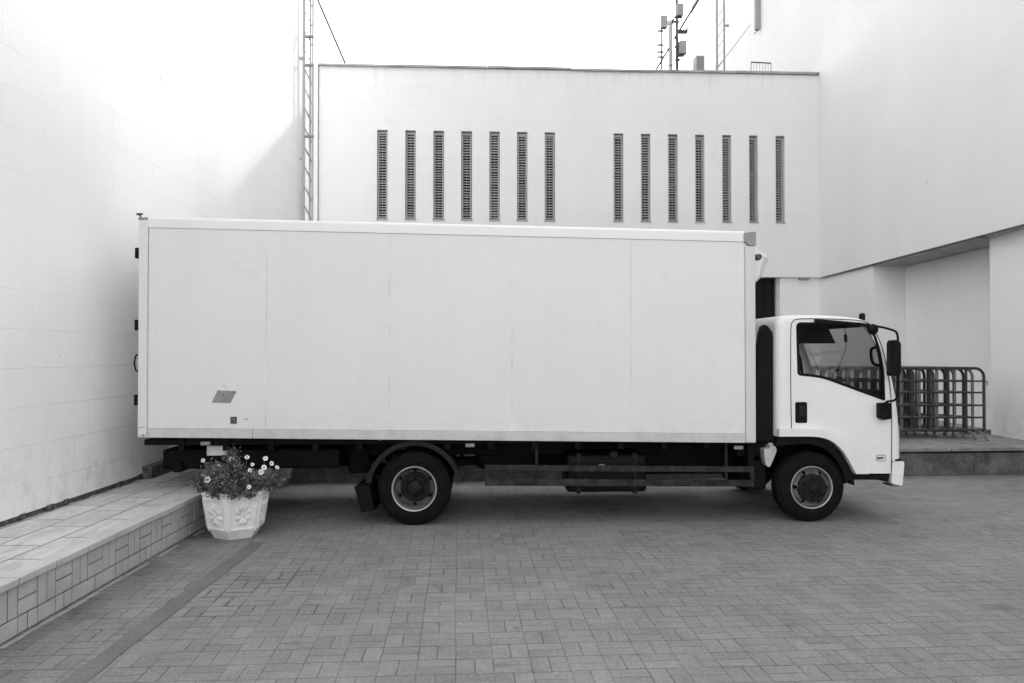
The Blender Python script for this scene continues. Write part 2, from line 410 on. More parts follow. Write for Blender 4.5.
# ---------------------------------------------------------------- projection helpers (used to place things at their true distance)
def ray(px, py):
    a, b = (px - 512) / FPX, (341.5 - py) / FPX
    return Vector((a, math.cos(PITCH) - b*math.sin(PITCH), math.sin(PITCH) + b*math.cos(PITCH)))
def ground(px, py, z=0.0):
    d = ray(px, py); t = (z - CAMH) / d.z; return Vector((d.x*t, d.y*t, z))
class Frame:
    def __init__(s, ox, oy, ang):
        s.o = Vector((ox, oy, 0)); s.a = ang
        s.u = Vector((math.cos(ang), math.sin(ang), 0)); s.v = Vector((-math.sin(ang), math.cos(ang), 0))
    def px(s, px, py, y=0.0):      # -> local (x, z) on the local plane y
        d = ray(px, py); c = Vector((0, 0, CAMH)); p0 = s.o + s.v*y
        t = (p0 - c).dot(s.v) / d.dot(s.v); q = c + d*t
        return ((q - s.o).dot(s.u), q.z)
    def pxx(s, px, py, x=0.0):     # -> local (y, z) on the local plane x
        d = ray(px, py); c = Vector((0, 0, CAMH)); p0 = s.o + s.u*x
        t = (p0 - c).dot(s.u) / d.dot(s.u); q = c + d*t
        return ((q - s.o).dot(s.v), q.z)
YAW = R(3.1)

# ================================================================ SETTING
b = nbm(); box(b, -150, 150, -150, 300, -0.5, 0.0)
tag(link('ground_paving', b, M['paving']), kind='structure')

# darker strip of blocks running beside the kerb
b = nbm()
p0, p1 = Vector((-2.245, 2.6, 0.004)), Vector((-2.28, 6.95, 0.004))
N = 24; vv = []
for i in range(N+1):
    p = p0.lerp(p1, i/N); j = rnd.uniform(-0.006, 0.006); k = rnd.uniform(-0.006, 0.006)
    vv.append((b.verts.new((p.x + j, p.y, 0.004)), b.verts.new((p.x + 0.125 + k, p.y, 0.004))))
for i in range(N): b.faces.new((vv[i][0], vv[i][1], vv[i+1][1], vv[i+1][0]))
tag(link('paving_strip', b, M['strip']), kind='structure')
# a thin row of pale setts right along the kerb foot
b = nbm(); y = 1.5
while y < 9:
    L = rnd.uniform(0.16, 0.22); x = -2.877 - 0.00754*(y - 4.49) + rnd.uniform(-0.003, 0.004)
    if rnd.random() < 0.85: box(b, x + 0.012, x + 0.012 + rnd.uniform(0.030, 0.042), y + 0.005, y + L - 0.005, -0.02, 0.004 + rnd.uniform(0, 0.003))
    y += L
tag(link('kerb_edge_setts', b, M['kset'], bevel=0.002), kind='structure')

HP = 0.338
LROT = math.atan(0.00754)          # left wall and kerb direction
# ---- left platform (kerb): slabs on top, coping, tiled face
KX = -2.89
plat = empty('raised_platform', (KX, 4.49, 0), LROT); tag(plat, kind='structure')
bx('platform_core', (-0.98, -0.03, -4.5, 12.0, 0, HP - 0.036), M['mortar'], plat)
bx('joint_bed', (-0.0302, -0.0035, -4.5, 6.4, 0.001, HP - 0.044), M['joint'], plat)
bx('coping_bed', (-0.113, 0.012, -4.5, 12.0, HP - 0.040, HP - 0.004), M['mortar'], plat)
bx('platform_top', (-0.985, -0.115, -4.5, 12.0, HP - 0.035, HP), M['slab'], plat)
b = nbm(); y = -4.5
while y < 12:
    box(b, -0.114, 0.018, y + 0.005, y + 0.385, HP - 0.042 + rnd.uniform(-0.001, 0.001), HP + 0.002 + rnd.uniform(-0.002, 0.002)); y += 0.39
link('coping', b, M['coping'], plat, bevel=0.006)
b = nbm(); g = 0.005; k = 0; y = -4.485
def tl(y0, y1, z0, z1):
    j = rnd.uniform(-0.002, 0.002); box(b, -0.03, 0.0 + j, y0 + g, y1 - g, z0 + g, z1 - g)
while y < 6.4:
    h0, h1 = 0.105, HP - 0.044
    if k % 2:
        tl(y, y+0.0975, h0, h1); tl(y+0.0975, y+0.195, h0, h1); tl(y, y+0.195, 0.0, h0)
    else:
        hm = (h0+h1)/2; tl(y, y+0.195, h0, hm); tl(y, y+0.195, hm, h1); tl(y, y+0.0975, 0.0, h0); tl(y+0.0975, y+0.195, 0.0, h0)
    y += 0.195; k += 1
link('tile_facing', b, M['tile'], plat, bevel=0.003)

# ---- platform along the back (dark concrete step with a grey slab)
SB = 1.16
up = lambda z: CAMH + (z - CAMH)*SB
G = Frame(0, 16.36*SB, YAW)      # back wall frame, local y=0 is the wall face
gx = lambda X: X
bp = empty('back_platform', (6.1, 10.72, 0), R(4.2)); tag(bp, kind='structure')
bx('step_face', (-8.95, 4.5, 0.06, 8.5, 0, 0.302), M['concrete'], bp, bevel=0.01)
b = nbm(); x = -8.95
while x < 4.5:
    x2 = min(x + 1.25, 4.5); dz = rnd.uniform(-0.004, 0.004)
    box(b, x + 0.006, x2 - 0.006, 0.0, 8.5, 0.325 + dz, 0.372 + dz); x = x2
link('step_slab', b, M['slab_edge'], bp, bevel=0.008)

# ================================================================ LEFT BUILDING
lb = empty('left_building', (-3.84, 5.97, 0), LROT)
tag(lb, 'tall white block-faced wall rising from the tiled platform beside the truck tail', 'building')
bx('wall', (-6.0, 0.0, -14.0, 9.05, HP + 0.045, 17.0), M['wall_y'], lb)
b = nbm()
y = -5.0
while y < 9.0:                      # crumbled damp course at the wall foot
    L = rnd.uniform(0.05, 0.16); box(b, -0.4, rnd.uniform(-0.012, 0.010), y, y + L, HP, HP + 0.045 + rnd.uniform(-0.004, 0.012)); y += L
link('wall_foot', b, M['crumble'], lb, bevel=0.004)
# dark block at the foot and a pale plate on the wall behind the truck tail
bx('wall_plinth', (0.0, 0.10, 2.35, 6.5, HP, HP + 0.13), M['crumble'], lb, bevel=0.01)
bx('meter_box', (0.0, 0.06, 2.75, 3.15, 0.72, 0.98), M['pale'], lb, bevel=0.008)

# lattice mast fixed to the end of the left wall
mx, my = -3.86, 14.62
mast = empty('lattice_mast', (mx + 0.02, my, HP), 0)
tag(mast, 'slim pale steel lattice mast climbing the end of the tall left wall', 'mast')
WM = 0.165
b = nbm()
for sx in (0, WM):
    tube(b, [(sx, 0, 0), (sx, 0, 9.5)], 0.020 if sx else 0.026, 8)
tube(b, [(WM*0.5, 0.14, 0), (WM*0.5, 0.14, 9.5)], 0.018, 8)
link('mast_pole', b, M['pale'], mast, smooth=True)
b = nbm(); z = 0.1
while z < 9.3:
    tube(b, [(0, 0, z + 0.36), (WM, 0, z)], 0.007, 6); tube(b, [(WM, 0, z), (WM*0.5, 0.14, z + 0.18)], 0.007, 6); tube(b, [(0, 0, z+0.36), (WM*0.5, 0.14, z + 0.18)], 0.007, 6); z += 0.36
link('lattice_bracing', b, M['galv'], mast)
for z in (3.05, 4.9, 6.75, 6.22):
    if z in (6.75, 4.9): 
        b = nbm(); box(b, -0.17, 0.0, -0.015, 0.015, z - 0.03, z + 0.03); box(b, -0.175, -0.15, -0.03, 0.04, z-0.05, z+0.05); link('wall_bracket', b, M['pale'], mast, bevel=0.004)
    bx('clamp', (0.03, WM + 0.02, -0.03, 0.03, z + 0.40 - 0.02, z + 0.40 + 0.02), M['galv'], mast, bevel=0.004)

# ================================================================ BACK BUILDING
ang = YAW
Zt = up(7.50)
xl = G.px(319, 64)[0]; xr = G.px(818.5, 75)[0]
bb = empty('back_building', (G.o.x, G.o.y, 0), ang)
tag(bb, 'low white building behind the truck with two rows of seven slit windows', 'building')
zb = up(3.24)
wins = [(377,387.5),(405.2,415.7),(433.3,444),(461.3,472),(489.4,499.8),(517,527.4),(544.8,555),
        (613.6,623.4),(641,650.5),(668.2,677.8),(695.3,704.6),(722.3,731.4),(749.2,758),(775.6,784.8)]
holes = []
zw0, zw1 = G.px(560, 220.5)[1], G.px(560, 132.5)[1]
for a, c in wins:
    xa, xc = G.px(a, 175)[0], G.px(c, 175)[0]
    holes.append([(xa, zw0), (xc, zw0), (xc, zw1), (xa, zw1)])
b = nbm(); panel(b, [(xl, zb), (xr, zb), (xr, Zt), (xl, Zt)], holes, lambda x, z: (x, 0, z), lambda x, z: (x, 0.28, z))
link('wall', b, M['wall_x'], bb)
bx('wall', (xl, xr, 0.5, 0.7, zb, Zt - 0.02), M['cavity'], bb)
bx('roof', (xl + 0.01, xr, 0.282, 14, Zt - 0.25, Zt - 0.06), M['bitumen'], bb)
b = nbm(); x = xl - 0.02
while x < xr:
    x2 = min(x + 2.0, xr); dz = rnd.uniform(-0.012, 0.012); box(b, x, x2, -0.07, 0.35, Zt + dz, Zt + 0.055 + dz); x = x2 + 0.004
link('parapet_cap', b, M['parapet'], bb, bevel=0.006)
bx('corner_pilaster', (xl - 1.6, xl - 0.012, -0.06, 0.5, 0.3, Zt + 0.03), M['wall_x'], bb, bevel=0.01)
for a, c in wins:
    xa, xc = G.px(a, 175)[0], G.px(c, 175)[0]
    t = 0.030; yo = 0.07 + rnd.uniform(-0.015, 0.02)
    b = nbm()
    panel(b, [(xa+.012, zw0+.004), (xc-.012, zw0+.004), (xc-.012, zw1-.03), (xa+.012, zw1-.03)],
          [[(xa+t+.014, zw0+t), (xc-t-.014, zw0+t), (xc-t-.014, zw1-t-.05), (xa+t+.014, zw1-t-.05)]], lambda x, z: (x, yo, z), lambda x, z: (x, yo+0.03, z))
    f = link('window_frame', b, M['wframe'], bb)
    b = nbm(); z = zw0 + t + 0.02
    while z < zw1 - t - 0.05:
        box(b, xa + t + .014, xc - t - .014, yo + 0.004, yo + 0.02, z, z + 0.019 + rnd.uniform(0, 0.008)); z += rnd.choice((0.058, 0.062, 0.066))
    xm = (xa+xc)/2; box(b, xm - 0.003, xm + 0.003, yo + 0.006, yo + 0.018, zw0 + t, zw1 - t - 0.05)
    link('window_lattice', b, M['louvre'], f)
    bx('window_sill', (xa - 0.015, xc + 0.015, -0.02, 0.06, zw0 - 0.028, zw0 - 0.002), M['wframe'], f)
# lower storey: white pier to the right, dark recessed shutters elsewhere
xA = G.px(781.5, 300)[0]; xB = G.px(821, 300)[0]
bx('lower_pier', (xA, xB + 0.3, 0.10, 0.60, 0.3, zb - 0.004), M['wall_lowx'], bb)
bx('lower_pier', (G.px(779.5, 300)[0], xA - 0.002, 0.2, 0.60, 0.3, zb - 0.004), M['pale'], bb)
bx('soffit', (xl, xr, 0.0, 1.6, zb - 0.05, zb - 0.006), M['soffit'], bb) if False else None
bx('floor_slab', (xl, xA, 0.285, 1.9, zb, zb + 0.2), M['soffit'], bb)
b = nbm(); x = xl
while x < xA:
    box(b, x + 0.008, x + 0.192, 0.30 + rnd.uniform(0, 0.01), 0.36, 0.34, zb - 0.002); x += 0.2
box(b, xl, xA, 0.38, 0.5, 0.34, zb - 0.002)
link('shutter_door', b, M['dark'], bb, bevel=0.004)
xs = G.px(800, 278)[0]; bx('lamp_fitting', (xs, xs + 0.24, -0.02, 0.1, zb - 0.055, zb - 0.008), M['galv'], bb, bevel=0.01)

# ================================================================ RIGHT BUILDING
RR = math.atan(-0.0273)
rb = empty('right_building', (6.27*SB, 9.75*SB, 0), RR)
tag(rb, 'towering plain white building on the right with an overhanging upper wall and soffit', 'building')
Hr = up(15.1); ZS = up(3.23)
bx('wall', (0, 8, -19, 23.7, ZS, Hr), M['wall_r'], rb)
bx('roof', (-0.03, 8, -19, 23.7, Hr, Hr + 0.08), M['parapet'], rb)
yb0 = (14.17 - 9.75)*SB; yc = 12.50 - 9.75*SB
bx('lower_wall', (0.05, 6, yb0, 20.4, 0.3, ZS - 0.004), M['wall_low'], rb)
XR = 0.70
bx('recess_wall', (XR, 1.4, yc - 0.4, yb0 - 0.002, 0.3, ZS - 0.05), M['wall_low'], rb)
bx('pilaster', (0.20, 6, -19, yc, 0.374, ZS - 0.004), M['wall_low'], rb)
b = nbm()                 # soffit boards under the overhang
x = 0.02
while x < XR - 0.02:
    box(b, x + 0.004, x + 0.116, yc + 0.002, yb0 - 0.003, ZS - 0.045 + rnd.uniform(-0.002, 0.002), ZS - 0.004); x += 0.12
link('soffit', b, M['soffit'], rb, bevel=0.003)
bx('drip_edge', (-0.012, 0.03, -19, 7.9, ZS - 0.025, ZS - 0.0015), M['dkmetal'], rb)

# ================================================================ ROOF EQUIPMENT (on the back building roof)
ZR = Zt + 0.055
def roofpt(px, py, y): q = G.px(px, py, y); p = G.o + G.u*q[0] + G.v*y; return Vector((p.x, p.y, q[1]))
def roofpole(name, label, cat, px, y, ztop_py, r, mat, parts):
    p = roofpt(px, 70, y); r0 = empty(name, (p.x, p.y, Zt - 0.06), YAW); tag(r0, label, cat, 'aerials on the back building roof' if cat == 'antenna' else None)
    top = roofpt(px, ztop_py, y).z - (Zt - 0.06)
    b = nbm(); tube(b, [(0, 0, 0), (0, 0, top)], r, 8); link('mast_pole', b, mat, r0, smooth=True)
    parts(r0, top); return r0
s = 0.0215
def loc(px, py, px0, y):       # local x,z relative to pole at px0
    a = G.px(px, py, y); c = G.px(px0, 70, y); return a[0] - c[0], a[1] - (Zt - 0.06)
def parts1(r0, top):
    Y = 1.2
    def L(px, py): return loc(px, py, 661.5, Y)
    x0, z0 = L(660.3, 29); x1, z1 = L(666.8, 16.5)
    bx('aerial_panel', (x0, x1, -0.10, 0.06, z0, z1), M['galv'], r0, bevel=0.02)
    b = nbm(); xa, za = L(655, 71.5); xb, zb_ = L(668.5, 49); tube(b, [(xa, -0.06, max(za, 0)), (xb, -0.06, zb_)], 0.026, 8); link('brace', b, M['dkmetal'], r0)
    b = nbm()
    for py in (31, 45, 52, 57):
        xa, za = L(657, py); box(b, xa, 0.05, -0.03, 0.03, za - 0.02, za + 0.02)
    split(link('bracket', b, M['dkmetal'], r0, bevel=0.004))
    b = nbm(); xa, za = L(657, 34); xb, zb_ = L(657, 68); tube(b, [(xa, 0, za), (xa + 0.01, 0.02, zb_)], 0.008, 6); xa, za = L(665, 30); xb, zb_ = L(667, 50); tube(b, [(xa, 0, za), (xb, 0, zb_)], 0.006, 6); link('cable', b, M['galv'], r0)
roofpole('aerial_mast', 'short rooftop aerial with one panel and a slanted dark brace, leftmost of them', 'antenna', 661.5, 1.2, 20, 0.026, M['galv'], parts1)
def parts2(r0, top):
    Y = 1.5
    def L(px, py): return loc(px, py, 677, Y)
    for (a, c, d, e, m) in ((676, 682.5, 17, 5, 'galv'), (678.5, 686, 55, 42, 'cap')):
        x0, z0 = L(a, c if False else d); x1, z1 = L(c, e); bx('aerial_panel', (x0, x1, -0.12, 0.05, z0, z1), M[m], r0, bevel=0.02)
    b = nbm()
    for (a, c, py) in ((671.5, 679, 22), (674, 682, 17.5), (678, 687, 33), (678, 686, 31), (674, 679, 47), (676, 684, 56), (675, 680, 60)):
        x0, z0 = L(a, py); x1, _ = L(c, py); box(b, x0, x1, -0.04, 0.03, z0 - 0.02, z0 + 0.025)
    x0, z0 = L(672, 20); box(b, x0, x0 + 0.05, -0.04, 0.02, z0 - 0.05, z0 + 0.03)
    x0, z0 = L(687, 30); box(b, x0 - 0.03, x0 + 0.02, -0.04, 0.02, z0 - 0.08, z0 + 0.05)
    split(link('bracket', b, M['dkmetal'], r0, bevel=0.004))
    b = nbm(); xa, za = L(673.5, 40); xb, zb_ = L(698, 0); xc, zc = L(706, -13); tube(b, [(xa, -0.08, za), (xb, -0.08, zb_), (xc, -0.08, zc)], 0.030, 8); link('brace', b, M['dkmetal'], r0)
    b = nbm()
    for dx in (-0.06, 0.045, 0.085): tube(b, [(dx, -0.02, 0.0), (dx * 0.8, -0.02, 1.1), (dx*0.4, -0.02, 1.5)], 0.007, 6)
    for i in range(4):
        x0, z0 = L(682 + i*2.2, 71); x1, z1 = L(685 + i*2.0, 64); tube(b, [(x0, 0, max(z0, 0)), (x1, 0, z1)], 0.012, 6)
    link('cable', b, M['dkmetal'], r0)
roofpole('aerial_mast', 'tall dark rooftop aerial pole carrying two panels and a long diagonal stay', 'antenna', 677, 1.5, -22, 0.038, M['dkmetal'], parts2)
p = roofpt(670.5, 70, 1.9)
rt = empty('flue_pipe', (p.x, p.y, Zt - 0.06), YAW); tag(rt, 'pale round flue pipe standing between the two rooftop aerials', 'pipe')
zt = roofpt(670.5, 21, 1.9).z - Zt + 0.06
b = nbm(); lathe(b, [(0.001, 0), (0.055, 0), (0.055, zt-0.1), (0.075, zt-0.1), (0.075, zt), (0.001, zt)], 20, 'z'); link('pipe', b, M['pale'], rt, smooth=True)
b = nbm(); lathe(b, [(0.059, 0.9), (0.062, 0.9), (0.062, 0.95), (0.059, 0.95)], 20, 'z', closed=True); link('pipe_band', b, M['galv'], rt)
# ribbed ventilation box
p = roofpt(700.5, 70, 1.0); r0 = empty('vent_box', (p.x, p.y, Zt - 0.06), YAW); tag(r0, 'pale grey slatted vent box on the roof edge right of the aerials', 'vent')
h = roofpt(700, 55.5, 1.0).z - Zt + 0.06
bx('casing', (-0.10, 0.10, 0, 0.3, 0, h), M['galv'], r0, bevel=0.01)
b = nbm(); z = 0.05
while z < h - 0.03: box(b, -0.085, 0.085, -0.012, -0.001, z, z + 0.012); z += 0.028
link('slats', b, M['louvre'], r0)
# clump of roof fixings beside the mast
p = roofpt(712.5, 70, 1.0); r0 = empty('cable_gland', (p.x, p.y, Zt - 0.06), YAW); tag(r0, 'small dark cable fitting at the foot of the rooftop lattice mast', 'fitting')
b = nbm()
for i in range(5): tube(b, [(-0.04 + i*0.02, rnd.uniform(-.02, .02), 0), (-0.04 + i*0.02 + rnd.uniform(-.02, .02), 0, rnd.uniform(0.14, 0.26))], 0.012, 6)
link('cable_ends', b, M['dkmetal'], r0)
bx('base_plate', (-0.08, 0.08, -0.05, 0.05, 0.0, 0.05), M['dkmetal'], r0, bevel=0.01)
# rooftop lattice mast
p = roofpt(717, 70, 1.3); r0 = empty('lattice_mast', (p.x, p.y, Zt - 0.06), YAW); tag(r0, 'pale lattice mast standing on the roof of the low back building', 'mast')
WL = 7.3 * 0.0222 * SB
b = nbm(); tube(b, [(0, 0, 0), (0, 0, 2.6)], 0.026, 8); tube(b, [(WL, 0, 0), (WL, 0, 2.6)], 0.020, 8); tube(b, [(WL*1.35, 0.16, 0), (WL*1.35, 0.16, 2.4)], 0.014, 8); link('mast_pole', b, M['galv'], r0, smooth=True)
b = nbm(); z = 0.1
while z < 2.2: tube(b, [(0, 0, z), (WL, 0, z + 0.26)], 0.009, 6); tube(b, [(WL, 0, z+0.26), (WL*1.35, 0.16, z)], 0.009, 6); z += 0.27
link('lattice_bracing', b, M['pale'], r0)
z = roofpt(726, 25.5, 1.3).z - Zt + 0.06; bx('bracket', (WL, WL + 0.13, -0.02, 0.02, z - 0.025, z + 0.02), M['galv'], r0, bevel=0.004)
# small railing / hatch frame
p = roofpt(761, 70, 0.8); r0 = empty('roof_hatch_frame', (p.x, p.y, Zt - 0.06), YAW); tag(r0, 'low wire frame with a dark top bar near the roof corner', 'frame')
hx = 10.2*0.0217*SB; hz = roofpt(752, 62.5, 0.8).z - Zt + 0.06
b = nbm(); tube(b, [(-hx, 0, hz + 0.01), (hx, 0, hz - 0.01)], 0.016, 6); link('top_bar', b, M['dkmetal'], r0)
b = nbm()
for i in range(8): xx = -hx + 2*hx*i/7; tube(b, [(xx, 0, 0), (xx, 0, hz)], 0.006 if 0 < i < 7 else 0.012, 6)
for k in range(3): tube(b, [(hx*0.5 + k*0.04, 0.02, 0), (hx*0.7 + k*0.04, 0.02, hz*0.6)], 0.012, 6)
link('wires', b, M['galv'], r0)
# stay wires
b = nbm(); a = roofpt(716, 69, 1.1); c = roofpt(750, 25, 2.3); tube(b, [a, a.lerp(c, .5) - Vector((0, 0, .02)), c], 0.010, 6)
d = roofpt(764, 8, 2.3); e = roofpt(772, -3, 2.3); 
tag(link('stay_wire', b, M['galv']), 'thin pale stay wire slanting from rooftop mast foot up to the right', 'wire')
b = nbm(); a = roofpt(345, 63, 0.4); c = roofpt(317, -2, 0.4); d = roofpt(309, -25, 0.4); tube(b, [a, c, d], 0.028, 6)
tag(link('stay_cable', b, M['dkmetal']), 'dark cable running from the left parapet up past the top of the frame', 'cable')
# drain pipe hanging on the right building's far wall
rx = Frame(rb.location.x, rb.location.y, RR)
yy, z0 = rx.pxx(757, 30, -0.10); _, z1 = rx.pxx(757, -12, -0.10)
r0 = empty('downpipe', (0, 0, 0), 0); P0 = rx.o + rx.u*(-0.10) + rx.v*yy
r0.location = (P0.x, P0.y, z0); r0.rotation_euler = (0, 0, RR); tag(r0, 'grey boxed pipe ending in an angled spout high on the right building', 'pipe')
b = nbm(); box(b, -0.07, 0.07, -0.07, 0.07, 0.0, z1 - z0); link('pipe', b, M['cap'], r0, bevel=0.01)
b = nbm(); tube(b, [(0.05, -0.02, 0.02), (-0.10, -0.02, -0.14)], 0.014, 6); tube(b, [(0.06, -0.02, 0.02), (0.06, -0.02, 0.12)], 0.012, 6); link('spout', b, M['dkmetal'], r0)

# ================================================================ TRUCK
gp = ground(414.2, 526.0)
TY = R(2.35)
T = Frame(gp.x, gp.y, TY)
# local y = 0 : outer sidewall plane of the wheels; box side at y=-0.05
tr = empty('box_truck', (T.o.x, T.o.y, 0), TY)
tag(tr, 'white box truck with plain windowless cargo body and small white cab facing right', 'truck')
BY, BW = -0.05, 2.12
Q = lambda px, py, y=BY: T.px(px, py, y)
BR = 0.362
# ---- cargo box
tl_, tr_ = Q(139, 216), Q(757, 231)
bl_, br_ = Q(137.5, 437.5), Q(754.5, 443)
xL = (tl_[0] + bl_[0])/2; xR = (tr_[0] + br_[0])/2
topz = lambda x: tl_[1] + (tr_[1] - tl_[1]) * (x - xL)/(xR - xL)
botz = lambda x: bl_[1] + (br_[1] - bl_[1]) * (x - xL)/(xR - xL)
RH = 0.105; SH = 0.088
x1, x2 = Q(148, 300)[0], Q(745, 300)[0]
def slabp(name, xa, xb, fa, fb, y0, y1, mat, parent, bevel=0.004):
    b = nbm(); panel(b, [(xa, fa(xa)), (xb, fa(xb)), (xb, fb(xb)), (xa, fb(xa))], (), lambda x, z: (x, y0, z), lambda x, z: (x, y1, z)); return link(name, b, mat, parent, bevel=bevel)
seams = [x1] + [Q(p, 300)[0] for p in (266, 389.5, 512, 631)] + [x2]
cargo = slabp('cargo_box', xL + 0.03, xR - 0.03, lambda x: botz(x) + 0.02, lambda x: topz(x) - 0.03, BY + 0.03, BY + BW - 0.03, M['post'], tr)
for sgn, y0, y1 in ((0, BY + 0.008, BY + 0.029), (1, BY + BW - 0.029, BY + BW - 0.008)):
    for i in range(5):
        slabp('side_panel', seams[i] + 0.0012, seams[i+1] - 0.0012, lambda x: botz(x) + SH + 0.002, lambda x: topz(x) - RH - 0.002, y0, y1, M['body'], cargo, 0.0015)
    # cover strip behind the seams
    yb = BY + 0.0045 if sgn == 0 else BY + BW - 0.0045
    for i in range(1, 5):
        o = slabp('seam_strip', seams[i] - 0.004, seams[i] + 0.004, lambda x: botz(x) + SH + 0.002, lambda x: topz(x) - RH - 0.002, min(yb, yb + (0.004 if sgn == 0 else -0.004)) , max(yb, yb + (0.004 if sgn == 0 else -0.004)) , M['seam'], cargo, 0.001)
# top rails with rounded profile
for near in (1, 0):
    b = nbm(); rings = []
    for x in (x1 - 0.055, x2):
        zt_ = topz(x); pr = [(0, -RH), (0, -0.035)] + [(0.035*(1 - math.cos(a)), -0.035 + 0.035*math.sin(a)) for a in [R(15*i) for i in range(1, 7)]] + [(0.09, 0.0), (0.09, -RH)]
        rings.append([b.verts.new((x, (BY + p[0]) if near else (BY + BW - p[0]), zt_ + p[1])) for p in pr])
    n = len(rings[0])
    for i in range(n): b.faces.new((rings[0][i], rings[0][(i+1) % n], rings[1][(i+1) % n], rings[1][i]))
    b.faces.new(rings[0]); b.faces.new(rings[1][::-1])
    link('top_rail', b, M['rail'], cargo, smooth=True)
    ya, yb = (BY - 0.002, BY + 0.06) if near else (BY + BW - 0.06, BY + BW + 0.002)
    # sill rail in two lengths, and the corner posts
    xm = Q(252.5, 435)[0]
    slabp('sill_rail', x1, xm - 0.002, botz, lambda x: botz(x) + SH, ya, yb, M['sill'], cargo, 0.004)
    slabp('sill_rail', xm + 0.002, x2, botz, lambda x: botz(x) + SH, ya, yb, M['sill'], cargo, 0.004)
    slabp('rear_post', xL, x1 - 0.003, botz, lambda x: topz(x) - 0.035, ya - 0.004 if near else ya, yb if near else yb + 0.004, M['post'], cargo, 0.010)
    slabp('front_post', x2 + 0.003, xR, botz, lambda x: topz(x) - 0.145, ya - 0.002, yb + 0.002, M['post2'], cargo, 0.012)
    # angled corner cap
    c0 = x2 - 0.012; zc = topz(xR)
    b = nbm(); pts = [(c0, zc - 0.02), (xR + 0.004, zc - 0.005), (xR + 0.004, zc - 0.142), (x2 + 0.045, zc - 0.142), (c0, zc - 0.095)]
    panel(b, roundpoly(pts, 0.008, 2), (), lambda x, z: (x, ya - 0.006, z), lambda x, z: (x, yb + 0.006, z)); link('corner_cap', b, M['cap'], cargo, bevel=0.006)
b = nbm()
z = botz(xL) + 0.10
while z < topz(xL) - 0.12:
    for yy in (BY - 0.008,):
        bmesh.ops.create_icosphere(b, subdivisions=1, radius=0.0045, matrix=Matrix.Translation((x1 - 0.012, yy + 0.002, z)))
    z += 0.13
split(link('rivet', b, M['cap'], cargo))
bx('rear_door', (xL - 0.035, xL + 0.028, BY + 0.08, BY + BW - 0.08, botz(xL) + 0.06, topz(xL) - 0.08), M['post'], cargo, bevel=0.006)
bx('roof_panel', (x1, x2, BY + 0.09, BY + BW - 0.09, topz(x1) - 0.16, topz(x2) - 0.012), M['rail'], cargo) if topz(x2) > topz(x1) else slabp('roof_panel', x1, x2, lambda x: topz(x) - 0.05, lambda x: topz(x) - 0.006, BY + 0.091, BY + BW - 0.091, M['rail'], cargo, 0)
# door hardware at the tail
for py in (253, 325, 400):
    xx, zz = Q(136, py); bx('door_hinge', (xL - 0.035, xL - 0.002, BY - 0.006, BY + 0.06, zz - 0.05, zz + 0.05), M['black'], cargo, bevel=0.006)
b = nbm(); xx, zz = Q(134, 363)
tube(b, [(xL + 0.0, BY + 0.02, zz + 0.085), (xL - 0.03, BY + 0.02, zz + 0.065), (xL - 0.042, BY + 0.02, zz), (xL - 0.03, BY + 0.02, zz - 0.065), (xL, BY + 0.02, zz - 0.085)], 0.008, 8)
link('grab_ring', b, M['black'], cargo)
b = nbm(); zz = topz(xL) + 0.01
tube(b, [(xL + 0.012, BY + 0.02, zz - 0.06), (xL + 0.005, BY + 0.02, zz - 0.005), (xL - 0.02, BY + 0.02, zz + 0.012)], 0.008, 6); tube(b, [(xL - 0.03, BY + 0.02, zz + 0.010), (xL + 0.025, BY + 0.02, zz + 0.012)], 0.010, 6)
link('roof_lug', b, M['dkmetal'], cargo)
bx('post_cap', (xL - 0.006, x1 - 0.06 + 0.055, BY - 0.008, BY + 0.06, topz(xL) - 0.034, topz(xL) - 0.012), M['cap'], cargo, bevel=0.004)
# parallelogram placard, small square plate, scuff
pl = [Q(*p) for p in ((217.3, 390.2), (236.2, 391.2), (230.3, 403.2), (211.8, 402.6))]
b = nbm(); panel(b, pl, (), lambda x, z: (x, BY + 0.0035, z), lambda x, z: (x, BY + 0.0078, z)); pk = link('placard', b, M['sticker'], cargo, bevel=0.001)
tag(pk, 'grey slanted placard')
b = nbm()
for px_, py_ in ((218.5, 392.3), (235, 392.3), (212.8, 401.8), (229, 401.5), (223, 394.5)):
    xx, zz = Q(px_, py_); bmesh.ops.create_icosphere(b, subdivisions=1, radius=0.006, matrix=Matrix.Translation((xx, BY + 0.003, zz)))
split(link('placard_rivet', b, M['dkmetal'], cargo))
a0, a1 = Q(230.2, 423.8), Q(236.7, 416.8)
pk = bx('number_plate', (a0[0], a1[0], BY + 0.001, BY + 0.0078, a0[1], a1[1]), M['dkmetal'], cargo, bevel=0.002)
b = nbm(); cx_, cz_ = (a0[0]+a1[0])/2, (a0[1]+a1[1])/2
box(b, cx_ - 0.016, cx_ + 0.016, BY - 0.001, BY + 0.0008, cz_ + 0.008, cz_ + 0.014); box(b, cx_ + 0.004, cx_ + 0.010, BY - 0.001, BY + 0.0008, cz_ - 0.018, cz_ + 0.0078)
link('plate_mark', b, M['lamp'], cargo)
b = nbm(); xx, zz = Q(246, 419)
pts = [(xx - 0.035, zz - 0.006), (xx - 0.012, zz - 0.003), (xx, zz + 0.010), (xx + 0.012, zz - 0.002), (xx + 0.02, zz - 0.004), (xx, zz - 0.008)]
panel(b, pts, (), lambda x, z: (x, BY + 0.0066, z), lambda x, z: (x, BY + 0.0079, z)); link('scuff_mark', b, M['cap'], cargo)
b = nbm()
